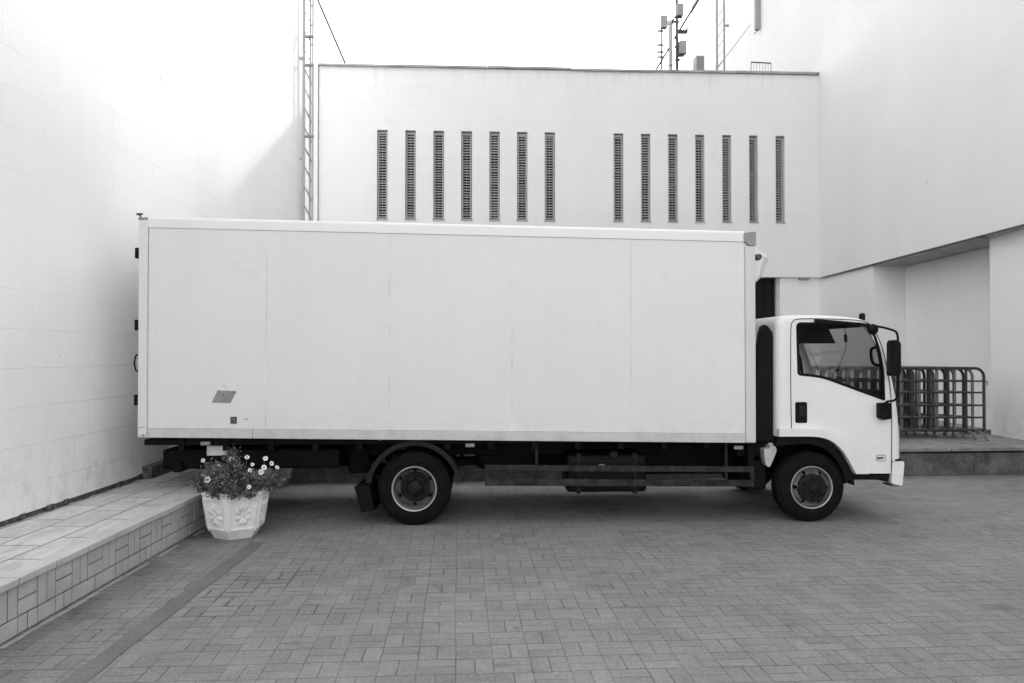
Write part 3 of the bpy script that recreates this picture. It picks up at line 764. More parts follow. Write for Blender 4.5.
for _ in range(14):
    ang_ = rnd.uniform(0, 6.28); px_, py_ = 224 + 12*math.cos(ang_), 396 + 9*math.sin(ang_)
    xx, zz = Q(px_, py_); bmesh.ops.create_icosphere(b, subdivisions=1, radius=rnd.uniform(0.0015, 0.003), matrix=Matrix.Translation((xx, BY + 0.008, zz)))
ar = [Q(222 + 5*math.cos(R(t)), 390 - 4.5*math.sin(R(t))) for t in range(-20, 110, 15)]
tube(b, [(p[0], BY + 0.008, p[1]) for p in ar], 0.0018, 5)
link('scratches', b, M['cap'], cargo)
b = nbm()
rc = random.Random(11)
for _ in range(26):              # chipped paint along the foot of the rear post
    px_, py_ = rc.uniform(138, 150), 437 - abs(rc.gauss(0, 5)); xx, zz = Q(px_, py_); w_ = rc.uniform(0.003, 0.012); h_ = rc.uniform(0.002, 0.008)
    yy = (BY - 0.0075) if px_ < 146.5 else (BY - 0.0035)
    panel(b, [(xx + w_*math.cos(k*1.05)*rc.uniform(.6, 1), zz + h_*math.sin(k*1.05)*rc.uniform(.6, 1)) for k in range(6)], (), lambda x, z: (x, yy, z), lambda x, z: (x, yy + 0.003, z))
for _ in range(30):
    px_, py_ = rc.uniform(150, 740), rc.choice((rc.uniform(429, 440), rc.uniform(300, 425))); xx, zz = Q(px_, py_); w_ = rc.uniform(0.002, 0.02); h_ = rc.uniform(0.0008, 0.0025)
    yy = (BY - 0.0025) if py_ > 428 else BY + 0.0072
    panel(b, [(xx - w_, zz), (xx, zz - h_), (xx + w_, zz + h_*rc.uniform(-2, 2)), (xx, zz + h_)], (), lambda x, z: (x, yy, z), lambda x, z: (x, yy + 0.001, z))
link('paint_chips', b, M['cap'], cargo)
# wind fairing / refrigeration nose in front of the box
fz = [T.px(p, q, 0.35) for p, q in ((756, 246.5), (763, 248.5), (771, 252.5), (775.5, 256.5), (775, 260), (771, 266), (768, 275), (762, 281), (756, 284))]
xF = xR + 0.002
fz = [(max(p[0], xF), p[1]) for p in fz]
b = nbm(); n = 9; rings = []
for j in range(n + 1):
    f = j/n; y = 0.30 + f*1.45; k = 1 - (abs(2*f - 1))**6 * 0.4
    rings.append([b.verts.new((xF + (p[0] - xF)*k, y, p[1])) for p in fz])
for j in range(n):
    for i in range(len(fz) - 1): b.faces.new((rings[j][i], rings[j][i+1], rings[j+1][i+1], rings[j+1][i]))
    b.faces.new((rings[j][-1], rings[j][0], rings[j+1][0], rings[j+1][-1]))
b.faces.new(rings[0]); b.faces.new(rings[-1][::-1])
fr = link('cooling_unit', b, M['rail'], tr, smooth=True)
b = nbm(); q0 = T.px(756.5, 256, 0.02); q1 = T.px(766, 256, 0.02)
box(b, xR, xR + 0.06, 0.10, 0.14, q0[1] - 0.02, q0[1] + 0.025)
lathe(b, [(0.0, -0.05), (0.028, -0.045), (0.034, 0.0), (0.028, 0.05), (0.0, 0.055)], 12, 'y', (xR + 0.085, 0.12, q0[1]))
link('front_lamp', b, M['dkmetal'], tr, bevel=0.003)

# ---- chassis
CH = nbm()
zc0, zc1 = 0.60, botz(0) - 0.05
for y0 in (0.60, 1.38): box(CH, xL + 0.25, Q(860, 450)[0], y0, y0 + 0.07, zc0, zc1 - 0.03)
x = xL + 0.34
while x < xR - 0.1:
    box(CH, x, x + 0.06, 0.03, BW - 0.14, zc1 - 0.055, min(botz(x), botz(x+0.06)) + 0.01); x += 0.42
box(CH, xL + 0.02, xR - 0.02, 0.05, BW - 0.15, zc1 + 0.0, zc1 + 0.055)
link('chassis_frame', CH, M['chassis'], tr, bevel=0.004)
b = nbm(); fx = T.px(811.6, 485.5, 0.0)[0]
tube(b, [(0, 0.30, BR), (0, 1.78, BR)], 0.06, 12); bmesh.ops.create_uvsphere(b, u_segments=16, v_segments=10, radius=0.19, matrix=Matrix.Translation((0, 1.02, BR)))
tube(b, [(fx, 0.22, BR), (fx, 1.8, BR)], 0.045, 10)
link('axle', b, M['chassis'], tr, smooth=True)
for x in (0, fx):                                        # leaf springs
    b = nbm()
    for y in (0.48, 1.5):
        for k in range(4):
            pts = [(x - 0.55 + k*0.08, y, BR + 0.17 + k*-0.0), (x, y, BR + 0.07 - k*0.016 + 0.02), (x + 0.55 - k*0.08, y, BR + 0.17)]
            for i in range(2):
                a, c = pts[i], pts[i+1]
                tube(b, [a, c], 0.018, 6)
    split(link('leaf_spring', b, M['chassis'], tr))
# tank, battery box, spare wheel, far-side gear, added light-blocking boxes
g0, g1 = T.px(567, 455, 0.12), T.px(648, 496, 0.12)
bx('fuel_tank', (g0[0], g1[0], 0.16, 0.62, g1[1] + 0.03, g0[1]), M['black'], tr, bevel=0.04, seg=4)
b = nbm(); 
for x in (g0[0] + 0.12, g1[0] - 0.12): box(b, x - 0.02, x + 0.02, 0.15, 0.63, g1[1] + 0.02, g0[1] + 0.012)
box(b, g0[0] + 0.05, g1[0] - 0.05, 0.14, 0.158, g0[1] - 0.07, g0[1] - 0.055)
split(link('tank_strap', b, M['rubber2'], tr, bevel=0.004))
cxp = T.px(614, 455, 0.1); b = nbm(); lathe(b, [(0.0, -0.03), (0.035, -0.03), (0.042, -0.01), (0.042, 0.05)], 16, 'y', (cxp[0], 0.14, cxp[1])); link('tank_cap', b, M['hub'], tr, smooth=True)
xx, zz = T.px(602, 465.5, 0.08); bx('latch', (xx - 0.03, xx + 0.03, 0.10, 0.13, zz - 0.008, zz + 0.008), M['lamp'], tr, bevel=0.004)
bx('battery_box', (g1[0] + 0.25, g1[0] + 0.85, 1.35, 1.85, 0.48, 0.85), M['black'], tr, bevel=0.02)
bx('silencer', (g0[0] - 0.9, g0[0] - 0.25, 0.75, 1.15, 0.42, 0.68), M['chassis'], tr, bevel=0.08, seg=4)
bx('gearbox', (fx - 1.6, fx - 0.1, 0.70, 1.30, 0.36, 0.85), M['chassis'], tr, bevel=0.08, seg=3)
bx('engine', (fx - 0.5, fx + 0.55, 0.62, 1.42, 0.42, 1.0), M['chassis'], tr, bevel=0.06)
b = nbm(); lathe(b, [(0.14, -0.09), (0.30, -0.10), (0.35, -0.05), (0.35, 0.05), (0.30, 0.10), (0.14, 0.09)], 40, 'z', (-1.35, 1.02, 0.60), closed=True); link('spare_wheel', b, M['rubber'], tr, smooth=True)
b = nbm(); tube(b, [(0.2, 1.02, 0.47), (fx - 1.2, 1.02, 0.56)], 0.05, 12); link('drive_shaft', b, M['chassis'], tr)
bx('light_block_box', (0.62, 2.75, BW - 0.62, BW - 0.28, 0.33, 0.86), M['chassis'], tr, bevel=0.02)  # added box, blocks light coming under the truck from behind
bx('light_block_box', (-2.1, -0.62, BW - 0.62, BW - 0.28, 0.36, 0.86), M['chassis'], tr, bevel=0.02)  # second added box, blocks back light under the tail
# side guards, both sides
def guard(y):
    def U(px, py): return T.px(px, py, -0.02)
    a, c = U(485, 466), U(755, 467); e = U(485, 486); 
    xa, xb = a[0], c[0]
    zt0, zt1 = U(485, 465.2)[1], U(485, 471.3)[1]; zb0, zb1 = U(485, 479)[1], U(485, 486.2)[1]
    t1 = U(755, 467)[1]; t2 = U(755, 472.6)[1]; t3 = U(755, 480.5)[1]; t4 = U(755, 487)[1]
    b = nbm()
    F = lambda q: (lambda x, z: (x, y + q, z))
    panel(b, [(xa, zt1), (xb, t2), (xb, t1), (xa, zt0)], (), F(0), F(0.03)); l1 = link('guard_rail', b, M['guard'], tr, bevel=0.004)
    b = nbm(); panel(b, [(xa, zb1), (xb, t4), (xb, t3), (xa, zb0)], (), F(0), F(0.03)); link('guard_rail', b, M['guard'], tr, bevel=0.004)
    w5 = 0.045
    b = nbm(); box(b, xa, xa + w5, y - 0.002, y + 0.028, zb0 - 0.002, zt1 + 0.002); box(b, xb - w5*0.8, xb, y - 0.002, y + 0.028, t3, t2)
    split(link('guard_end', b, M['guard'], tr))
    for p in (537, 728):
        xx = U(p, 470)[0]; bx('guard_bracket', (xx - 0.014, xx + 0.014, y + 0.031, y + 0.055, t4 + 0.02, botz(xx) + 0.01), M['rubber2'], tr, bevel=0.003)
guard(0.0); guard(BW - 0.22)
# marker lamps under the sill
for p, q in ((205.5, 443.5), (470, 445.2), (738.5, 447.6)):
    xx, zz = T.px(p, q, 0.0); bx('marker_lamp', (xx - 0.045, xx + 0.045, -0.015, 0.03, zz - 0.018, zz + 0.018), M['lamp'], tr, bevel=0.008)
# tail board and number plate beneath the box
c0 = T.px(207, 455.5, 0.18); c1 = T.px(227, 445.5, 0.18)
bx('rear_light_board', (c0[0], c1[0], 0.17, 0.20, c0[1], c1[1]), M['board'], tr, bevel=0.006)
bx('tail_lift', (xL + 0.12, -0.75, 0.22, BW - 0.35, 0.52, zc1 - 0.06), M['chassis'], tr, bevel=0.03)
bx('tail_lift', (-0.72, -0.5, 0.55, 1.5, 0.42, zc1 - 0.06), M['chassis'], tr, bevel=0.03)
bx('tow_bar', (xL + 0.25, xL + 0.33, 0.15, BW - 0.3, 0.50, 0.60), M['chassis'], tr, bevel=0.01)

# ---- wheels
def wheel(name, cx, y, near, rear, sc_=1.0):
    s_ = 1 if near else -1
    cz = BR * sc_
    wh = empty(name, (cx, y, cz)); wh.parent = tr; wh.scale = (sc_, 1.0, sc_)
    if not near: wh.rotation_euler = (0, 0, math.pi)
    def tyre(off):
        b = nbm(); W = 0.215; rr = 0.215
        prof = [(rr, 0.018), (rr + 0.012, 0.004), (0.26, -0.004), (0.305, 0.002), (0.335, 0.016), (0.352, 0.03), (BR - 0.002, 0.045), (BR, 0.07),
                (BR, 0.088), (BR - 0.010, 0.09), (BR - 0.010, 0.097), (BR, 0.099), (BR, 0.122), (BR - 0.010, 0.124), (BR - 0.010, 0.131), (BR, 0.133), (BR, W - 0.07), (BR - 0.002, W - 0.045),
                (0.352, W - 0.03), (0.335, W - 0.016), (0.305, W), (0.26, W), (rr, W - 0.01)]
        lathe(b, [(r, h + off) for r, h in prof], 72, 'y', closed=True)
        for ring_r, dy in ((0.275, -0.0055), (0.322, 0.006)):
            lathe(b, [(ring_r - 0.002, dy + off + 0.002), (ring_r, dy + off - 0.002), (ring_r + 0.002, dy + off + 0.002)], 72, 'y')
        return link('tyre', b, M['rubber'], wh, smooth=True)
    tyre(0.0)
    if rear: tyre(0.25)
    b = nbm()
    dp = 0.15 if rear else 0.035
    lathe(b, [(0.206, 0.03), (0.214, 0.006), (0.222, -0.002), (0.218, -0.008), (0.210, -0.006), (0.206, 0.004)], 60, 'y')
    link('rim_lip', b, M['lip'], wh, smooth=True)
    b = nbm(); lathe(b, [(0.206, 0.0045), (0.198, 0.018), (0.195, 0.03), (0.190, dp + 0.004)], 60, 'y'); link('rim_barrel', b, M['rim'], wh, smooth=True)  # darker than the lip: shade inside the dish put into its colour
    b = nbm(); ro, ri = 0.192, 0.105
    if rear: f0 = lambda x, z: (x, dp - 0.03 * max(0, 1 - abs(math.hypot(x, z) - 0.150)/0.05), z)
    else: f0 = lambda x, z: (x, dp - 0.055 * max(0, min(1, (0.192 - math.hypot(x, z))/0.045)), z)
    f1 = lambda x, z: (f0(x, z)[0], f0(x, z)[1] + 0.008, z)
    a0 = R(90 if near and not rear else -90) 
    hs = [circle(0.169*math.cos(a0 + R(60*k + (28 if not rear else 0))), 0.169*math.sin(a0 + R(60*k + (28 if not rear else 0))), 0.0175, 12) for k in range(6)]
    # ring built from radial rows so that it can be dished
    panel(b, circle(0, 0, ro, 60), hs + [circle(0, 0, ri, 48)], f0, f1)
    link('rim', b, M['rim_dirt_shade'] if rear else M['rim'], wh, smooth=True)
    b = nbm(); lathe(b, [(0.195, dp + 0.05), (0.0, dp + 0.05)], 40, 'y'); link('brake_drum', b, M['chassis'], wh)
    b = nbm()
    if rear: lathe(b, [(0.149, dp + 0.004), (0.146, dp - 0.034), (0.11, dp - 0.036), (0.078, dp - 0.038), (0.072, dp - 0.085), (0.055, dp - 0.10), (0.0, dp - 0.102)], 40, 'y')
    else: lathe(b, [(0.150, dp - 0.010), (0.146, dp - 0.066), (0.10, dp - 0.070), (0.05, dp - 0.074), (0.046, dp - 0.092), (0.036, dp - 0.10), (0.0, dp - 0.102)], 40, 'y')
    link('hub', b, M['hub'], wh, smooth=True)
    for k in range(6):
        a = R(60*k + 30); rr = 0.102 if rear else 0.098; yb = dp - (0.036 if rear else 0.068)
        b = nbm(); lathe(b, [(0.021, yb), (0.021, yb - 0.012), (0.016, yb - 0.028), (0.0, yb - 0.032)], 6 if rear else 14, 'y', (rr*math.cos(a), 0, rr*math.sin(a))); link('wheel_nut', b, M['hub'], wh, smooth=not rear)
    return wh
wheel('wheel', 0.0, 0.0, True, True, 0.975); wheel('wheel', fx, 0.0, True, False, 0.94)
wheel('wheel', 0.0, BW - 0.12, False, True, 0.975); wheel('wheel', fx, BW - 0.15, False, False, 0.94)
# rear mudguard arch + flap
def arch(name, cx, cz, r0, r1, a0, a1, y0, y1, mat, n=24):
    b = nbm(); o_ = [(cx + r1*math.cos(R(a0 + (a1-a0)*i/n)), cz + r1*math.sin(R(a0 + (a1-a0)*i/n))) for i in range(n+1)]
    i_ = [(cx + r0*math.cos(R(a0 + (a1-a0)*i/n)), cz + r0*math.sin(R(a0 + (a1-a0)*i/n))) for i in range(n+1)][::-1]
    panel(b, o_ + i_, (), lambda x, z: (x, y0, z), lambda x, z: (x, y1, z)); return link(name, b, mat, tr, bevel=0.003)
for ya, yb in ((-0.015, 0.50), (BW - 0.62, BW - 0.10)):
    mg = arch('mudguard', 0.0, BR - 0.01, 0.415, 0.432, 8, 172, ya, yb, M['rubber2'])
    arch('mudguard_lip', 0.0, BR - 0.01, 0.414, 0.460, 8, 172, ya - 0.006, ya + 0.006, M['rubber2'])
    f = [T.px(p, q, 0.0) for p, q in ((354, 487), (369, 485.5), (374, 511), (361, 512.5))]
    b = nbm(); panel(b, f, (), lambda x, z: (x, ya + 0.02, z), lambda x, z: (x + 0.02, yb - 0.02, z)); link('mud_flap', b, M['rubber'], tr, bevel=0.003)

# ================================================================ CAB
CY = 0.0; CW = 1.98           # near side plane y=CY
K = lambda px, py, y=CY: T.px(px, py, y)
# side silhouette of the cab (rear bottom -> roof -> windscreen -> front bottom)
sil = [K(*p) for p in ((776.5, 436.5), (776.5, 380), (776.5, 330), (777.5, 321), (781, 316.8), (788, 315.2), (810, 314.6), (840, 315.8), (860, 318.2), (868.5, 321.5), (874.5, 327.5), (881, 339), (887.5, 355), (893, 373), (897.5, 395), (900.5, 420), (901.8, 440), (902, 459))]
prof = []
prof += sil[:2]
prof += catmull(sil[1:], 4)[1:]
win = roundpoly([K(*p) for p in ((796.3, 322.5), (866, 323.5), (874.5, 333), (880.5, 352), (884, 374), (884.8, 400.5), (861, 392), (822, 377.5), (797.8, 375))], [0.05, 0.05, 0.05, 0.05, 0.05, 0.02, 0.1, 0.1, 0.03], 5)
# lower edge with wheel arch
low = [K(*p) for p in ((902, 459), (891.5, 461), (891, 473.5), (866.5, 473.5), (862, 466), (856, 455.5), (848, 447), (838, 441.5), (826, 438), (812, 436.5), (776.5, 436.5))]
rf = 0.07                      # edge fillet radius
def inward(i, P):
    a = Vector(P[max(0, i-1)]); c = Vector(P[min(len(P)-1, i+1)]); d = (c - a).normalized(); return Vector((d.y, -d.x))
ins = []
for i, p in enumerate(prof): q = Vector(p) + inward(i, prof) * rf; ins.append((q.x, q.y))
outer = ins[:]
outer[0] = (ins[0][0], prof[0][1]); outer[-1] = (ins[-1][0], K(902, 461)[1])
outer += [K(*p) for p in ((891.2, 461), (890.8, 473.5), (853.4, 473.5), (850.5, 467.5), (843, 455.2), (836.5, 447), (829.4, 441), (822, 438.2), (814, 436.9), (795, 437.3))]
outer[0] = (outer[0][0], K(790, 437.3)[1])
cab = empty('cab'); cab.parent = tr
def cabside(y0, y1):
    b = nbm(); panel(b, outer, [win], lambda x, z: (x, y0, z), lambda x, z: (x, y1, z)); return link('cab_side', b, M['cab'], cab)
cabside(CY, CY + 0.035); cabside(CY + CW - 0.035, CY + CW)
# skin with rounded edges
b = nbm(); cols = []
acr = [(rf*(1 - math.cos(a)), rf*(1 - math.sin(a))) for a in [R(90*k/6) for k in range(7)]]   # (y offset, inset)
span = [(y, d) for y, d in acr] + [(CW*0.25, 0.0), (CW*0.5, -0.0), (CW*0.75, 0.0)] + [(CW - y, d) for y, d in reversed(acr)]
ztop = max(p[1] for p in prof)
rows = []
for i, p in enumerate(prof):
    nrm = inward(i, prof); row = []
    for y, d in span:
        q = Vector(p) + nrm*d; row.append(b.verts.new((q.x, CY + y, q.y)))
    rows.append(row)
# find windscreen rows (between upper edge and lower edge)
zw_hi, zw_lo = K(872, 325)[1], K(898, 398)[1]
scr = [i for i, p in enumerate(prof) if zw_lo < p[1] < zw_hi and p[0] > K(850, 350)[0]]
i0, i1 = scr[0], scr[-1]
zr_hi, zr_lo = K(776, 332)[1], K(776, 372)[1]
for i in range(len(rows) - 1):
    for j in range(len(span) - 1):
        if i0 <= i < i1 and 6 <= j <= len(span) - 8: continue
        b.faces.new((rows[i][j], rows[i][j+1], rows[i+1][j+1], rows[i+1][j]))
link('cab_shell', b, M['cab'], cab, smooth=True)
b = nbm(); gl = []
for i in range(i0, i1 + 1):
    nrm = inward(i, prof); q = Vector(prof[i]) + nrm*0.008
    gl.append([b.verts.new((q.x, CY + y, q.y)) for y in (rf, CW/2, CW - rf)])
for i in range(len(gl) - 1):
    for j in range(2): b.faces.new((gl[i][j], gl[i][j+1], gl[i+1][j+1], gl[i+1][j]))
link('windscreen', b, M['glass'], cab, smooth=True)
# window surround (black), glass
def shrink(poly, d):
    c = [Vector(p) for p in poly]; out = []; m = len(c)
    area = sum(c[i].x*c[(i+1) % m].y - c[(i+1) % m].x*c[i].y for i in range(m)); sg = 1 if area > 0 else -1
    for i in range(m):
        t = (c[(i+1) % m] - c[i-1]).normalized(); out.append((c[i].x - sg*t.y*d, c[i].y + sg*t.x*d))
    return out
wi = shrink(win, 0.022); 
for y0 in (CY - 0.003, CY + CW - 0.022):
    b = nbm(); panel(b, shrink(win, -0.004), [wi], lambda x, z: (x, y0, z), lambda x, z: (x, y0 + 0.025, z)); sf = link('window_seal', b, M['black'], cab, bevel=0.002)
    b = nbm(); panel(b, shrink(win, 0.015), (), lambda x, z: (x, y0 + 0.012, z), lambda x, z: (x, y0 + 0.0125, z)); 
    bmesh.ops.delete(b, geom=[f for f in b.faces if abs(f.calc_center_median().y - (y0 + 0.0125)) < 1e-5], context='FACES')
    link('side_window', b, M['glass'], cab)
# door seam line
seam = [K(*p) for p in ((791.6, 436), (790.8, 400), (790.6, 350), (791, 327), (793, 321.5), (797, 319.2), (815, 318.7), (850, 319.7), (866, 322.2), (873, 328.5), (880, 342), (885.5, 360), (889, 380), (891, 400), (891.6, 430), (891.2, 473))]
seam = catmull(seam, 4)
for y in (CY - 0.001, CY + CW + 0.001):
    b = nbm(); tube(b, [(p[0], y, p[1]) for p in seam], 0.0042, 6); link('door_seam', b, M['black'], cab)
# recessed handle
for y0, y1 in ((CY - 0.004, CY + 0.02), (CY + CW - 0.02, CY + CW + 0.004)):
    h0, h1 = K(795.2, 423), K(807, 402)
    sidepanel('handle_recess', roundpoly([(h0[0], h0[1]), (h1[0], h0[1]), (h1[0], h1[1]), (h0[0], h1[1])], 0.018), (), y0, y1, M['black'], cab, 0.003)
h0, h1 = K(799, 418), K(801.5, 407)
bx('door_handle', (h0[0], h1[0] + 0.035, CY - 0.016, CY - 0.004, h0[1] + 0.02, h1[1] + 0.012), M['rubber2'], cab, bevel=0.005)
# wheel-arch flare (raised white lip) and dark liner
fo = catmull([K(*p) for p in ((776.8, 428.5), (800, 428.3), (822, 429.2), (832, 432.6), (841, 438), (849, 444.8), (856, 453), (865.2, 473))], 4)
fi = catmull([K(*p) for p in ((776.8, 436.0), (800, 435.8), (814, 436.2), (822, 437.6), (829.6, 440.8), (836.7, 446.8), (843.2, 455), (853.2, 473))], 4)
b = nbm(); panel(b, fo + fi[::-1], (), lambda x, z: (x, CY - 0.065, z), lambda x, z: (x, CY + 0.002, z)); link('wheel_flare', b, M['cab'], cab, bevel=0.02, seg=3)
bi = catmull([K(*p) for p in ((777, 446), (792, 444), (808, 444), (820, 446.5), (829, 452), (837, 461), (842, 471), (844.5, 484))], 4)
bo = catmull([K(*p) for p in ((777, 436.5), (800, 436.1), (814, 436.5), (822, 438), (829.8, 441.3), (836.7, 447.3), (843.2, 455.6), (853.5, 476))], 4)
b = nbm(); panel(b, bo + bi[::-1], (), lambda x, z: (x, CY - 0.008, z), lambda x, z: (x, CY + 0.45, z)); link('wheel_arch_liner', b, M['black'], cab, bevel=0.004)
b = nbm(); panel(b, bo + bi[::-1], (), lambda x, z: (x, CY + CW - 0.45, z), lambda x, z: (x, CY + CW, z)); link('wheel_arch_liner', b, M['black'], cab, bevel=0.004)
sk = K(853, 484); 
b = nbm(); panel(b, [K(846, 476), K(854.5, 476), K(855.5, 486)], (), lambda x, z: (x, CY + 0.02, z), lambda x, z: (x, CY + 0.3, z)); link('splash_flap', b, M['rubber'], cab)
# step / under-door valance
b = nbm(); panel(b, [K(*p) for p in ((852, 473.8), (891, 473.8), (890.3, 482.5), (878, 480.3), (853, 480.2), (852, 476))], (), lambda x, z: (x, CY + 0.03, z), lambda x, z: (x, CY + 0.4, z)); link('entry_step', b, M['black'], cab, bevel=0.004)
e0, e1 = K(872, 478.6), K(885, 477.0); bx('step_tread', (e0[0], e1[0], CY + 0.015, CY + 0.029, e0[1], e1[1]), M['hub'], cab)
# bumper with wrapped corners
bp_ = [K(*p) for p in ((892, 461.5), (903.3, 461.2), (903.8, 464), (902.3, 483.5), (901.5, 485.6), (890.8, 483.5))]
b = nbm(); panel(b, roundpoly(bp_, 0.02, 3), (), lambda x, z: (x, CY - 0.01, z), lambda x, z: (x, CY + CW + 0.01, z)); link('bumper', b, M['cab'], cab, bevel=0.025, seg=4)
f0_, f1_ = K(892.5, 487.3), K(899.5, 485.2); bx('fog_lamp', (f0_[0], f1_[0], CY + 0.0, CY + 0.2, f0_[1], f1_[1]), M['lamp'], cab, bevel=0.008)
# headlamp cluster wrapped at the front corner + grille line, front face
hx0, hz0 = K(899, 458); hz1 = K(899, 425)[1]
for y in (CY + 0.05, CY + CW - 0.41):
    bx('headlight', (K(899.2, 440)[0], K(903.0, 440)[0], y, y + 0.36, hz0, hz1), M['lamp'], cab, bevel=0.02, seg=3)
bx('grille', (K(899.5, 440)[0], K(902.8, 440)[0], CY + 0.5, CY + CW - 0.5, hz0 + 0.05, hz1 - 0.03), M['black'], cab, bevel=0.01)
bx('bumper_gap', (K(890.8, 460)[0], K(902, 460)[0], CY + 0.012, CY + CW - 0.012, K(895, 462.5)[1], K(895, 459.2)[1]), M['black'], cab)
# badge on the door: silver frame with illegible dark script
b0, b1 = K(876, 461.3), K(885.3, 454.8)
bo_ = roundpoly([(b0[0], b0[1]), (b1[0], b0[1]), (b1[0], b1[1]), (b0[0], b1[1])], 0.01)
bd = sidepanel('badge', bo_, [shrink(bo_, 0.006)], CY - 0.005, CY + 0.002, M['cap'], cab, 0.001)
b = nbm(); zz = (b0[1]+b1[1])/2; xx = b0[0] + 0.014; t_ = 0.0035
for k in range(3):
    x = xx + k*0.021
    tube(b, [(x, CY - 0.002, zz - 0.011), (x + 0.002, CY - 0.002, zz + 0.011)], t_, 5)
    tube(b, [(x + 0.002, CY - 0.002, zz + 0.011), (x + 0.012, CY - 0.002, zz - (0.011 if k == 0 else -0.006))], t_, 5)
    tube(b, [(x + 0.012, CY - 0.002, zz - 0.011), (x + 0.014, CY - 0.002, zz + 0.009)], t_, 5)
link('badge_lettering', b, M['dkmetal'], bd)
# roof marker beacon
q = K(863, 318, 0.2); b = nbm(); lathe(b, [(0.0, -0.03), (0.030, -0.03), (0.030, 0.015), (0.026, 0.035), (0.012, 0.042), (0.0, 0.043)], 20, 'z', (q[0], 0.22, ztop - 0.015)); link('roof_beacon', b, M['black'], cab, smooth=True)
# rain deflector over the window
df = [K(*p) for p in ((813.8, 319.2), (822.5, 319.6), (850, 322.0), (866, 323.5), (872, 326.5), (875.5, 332.5), (872.5, 333.0), (864, 326.6), (850, 325.2), (822.5, 323.4), (813.8, 323.2))]
b = nbm(); panel(b, df, (), lambda x, z: (x, CY - 0.035, z), lambda x, z: (x, CY - 0.003, z)); link('rain_deflector', b, M['black'], cab, bevel=0.004)
# mirrors: arms, heads, lamp pod
for s_, yy in ((1, CY), (-1, CY + CW)):
    y = lambda d: yy - s_*d
    b = nbm(); pod = K(871.5, 329.5)
    bmesh.ops.create_uvsphere(b, u_segments=16, v_segments=10, radius=0.045, matrix=Matrix.Translation((pod[0], y(0.03), pod[1])) @ Matrix.Diagonal((1.15, 0.8, 1.2, 1)))
    link('mirror_mount', b, M['black'], cab, smooth=True)
    armpx = [p for p in ((858, 323.3), (871, 325.5), (882, 327.2), (890, 329.3), (895.5, 331.5), (897.6, 336), (898, 345), (898, 372), (897.6, 392), (896.6, 398), (893, 400.8), (887.5, 401.5), (883.5, 404.5))]
    dep = [0.01, 0.03, 0.06, 0.10, 0.13, 0.145, 0.15, 0.15, 0.14, 0.12, 0.09, 0.05, 0.02]
    pts = []
    for (pa, pb), d in zip(armpx, dep): a = K(pa, pb, CY - d); pts.append(Vector((a[0], y(d), a[1])))
    b = nbm(); tube(b, catmull(pts, 4), 0.011, 8); link('mirror_arm', b, M['black'], cab, smooth=True)
    m0, m1 = K(889.0, 376, CY - 0.16), K(898.3, 340, CY - 0.16)
    hd = nbm(); panel(hd, roundpoly([(m0[0], m0[1]), (m1[0] - 0.015, m0[1]), (m1[0], m0[1] + 0.05), (m1[0], m1[1] - 0.03), (m1[0] - 0.03, m1[1]), (m0[0] + 0.01, m1[1])], 0.025, 4), (), lambda x, z: (x, y(0.11), z), lambda x, z: (x, y(0.21), z))
    hd_ = link('mirror', hd, M['black'], cab, bevel=0.02, seg=3)
    bx('mirror_glass', (m0[0] - 0.004, m0[0] + 0.001, min(y(0.125), y(0.20)), max(y(0.125), y(0.20)), m0[1] + 0.03, m1[1] - 0.03), M['mglass'], hd_)
    l0, l1 = K(876.2, 419.5), K(888, 402.5)
    bb_ = nbm(); panel(bb_, roundpoly([(l0[0], l0[1] + 0.02), (l0[0] + 0.03, l0[1]), (l1[0], l0[1] + 0.01), (l1[0], l1[1]), (l0[0], l1[1])], 0.02, 3), (), lambda x, z: (x, y(0.0), z), lambda x, z: (x, y(0.07), z))
    link('mirror_bracket', bb_, M['black'], cab, bevel=0.012, seg=3)
# interior: floor, dashboard, seats, visor, steering wheel, grab handle, hanging charm
zf = K(840, 440)[1]
bx('cab_floor', (K(779, 440)[0], K(896, 440)[0], 0.05, CW - 0.05, zf - 0.04, zf + 0.02), M['interior'], cab)
b = nbm(); panel(b, [K(*p) for p in ((868, 394), (880, 390), (897.5, 396), (899, 430), (878, 430))], (), lambda x, z: (x, 0.05, z), lambda x, z: (x, CW - 0.05, z)); link('dashboard', b, M['interior'], cab, bevel=0.02)
for y in (0.25, 1.15):
    s0 = T.px(797, 380, y); 
    b = nbm(); bxs = K(797, 400)[0]
    panel(b, [(bxs + 0.02, zf + 0.25), (bxs + 0.17, zf + 0.25), (bxs + 0.10, zf + 0.78), (bxs - 0.05, zf + 0.80)], (), lambda x, z: (x, y, z), lambda x, z: (x, y + 0.5, z)); st = link('seat_back', b, M['seat'], cab, bevel=0.05, seg=3)
    bx('headrest', (bxs - 0.05, bxs + 0.05, y + 0.12, y + 0.38, zf + 0.83, zf + 1.05), M['seat'], st, bevel=0.035, seg=3)
    bx('seat_cushion', (bxs + 0.05, bxs + 0.55, y, y + 0.5, zf + 0.12, zf + 0.27), M['seat'], cab, bevel=0.05, seg=3)
bx('engine_hump', (K(800, 400)[0], K(850, 400)[0], 0.7, 1.2, zf + 0.02, zf + 0.30), M['interior'], cab, bevel=0.03)
v = [K(*p) for p in ((797, 326), (826, 329), (834, 343.5), (797, 343.5))]
v = [K(p[0], p[1], 0.2) for p in ((790, 322), (828, 327), (836, 343.5), (790, 343.5))]
b = nbm(); panel(b, v, (), lambda x, z: (x, 0.20, z), lambda x, z: (x, 0.225, z)); link('roof_shelf', b, M['interior'], cab, bevel=0.005)
b = nbm(); pr = catmull(sil[3:10], 3)
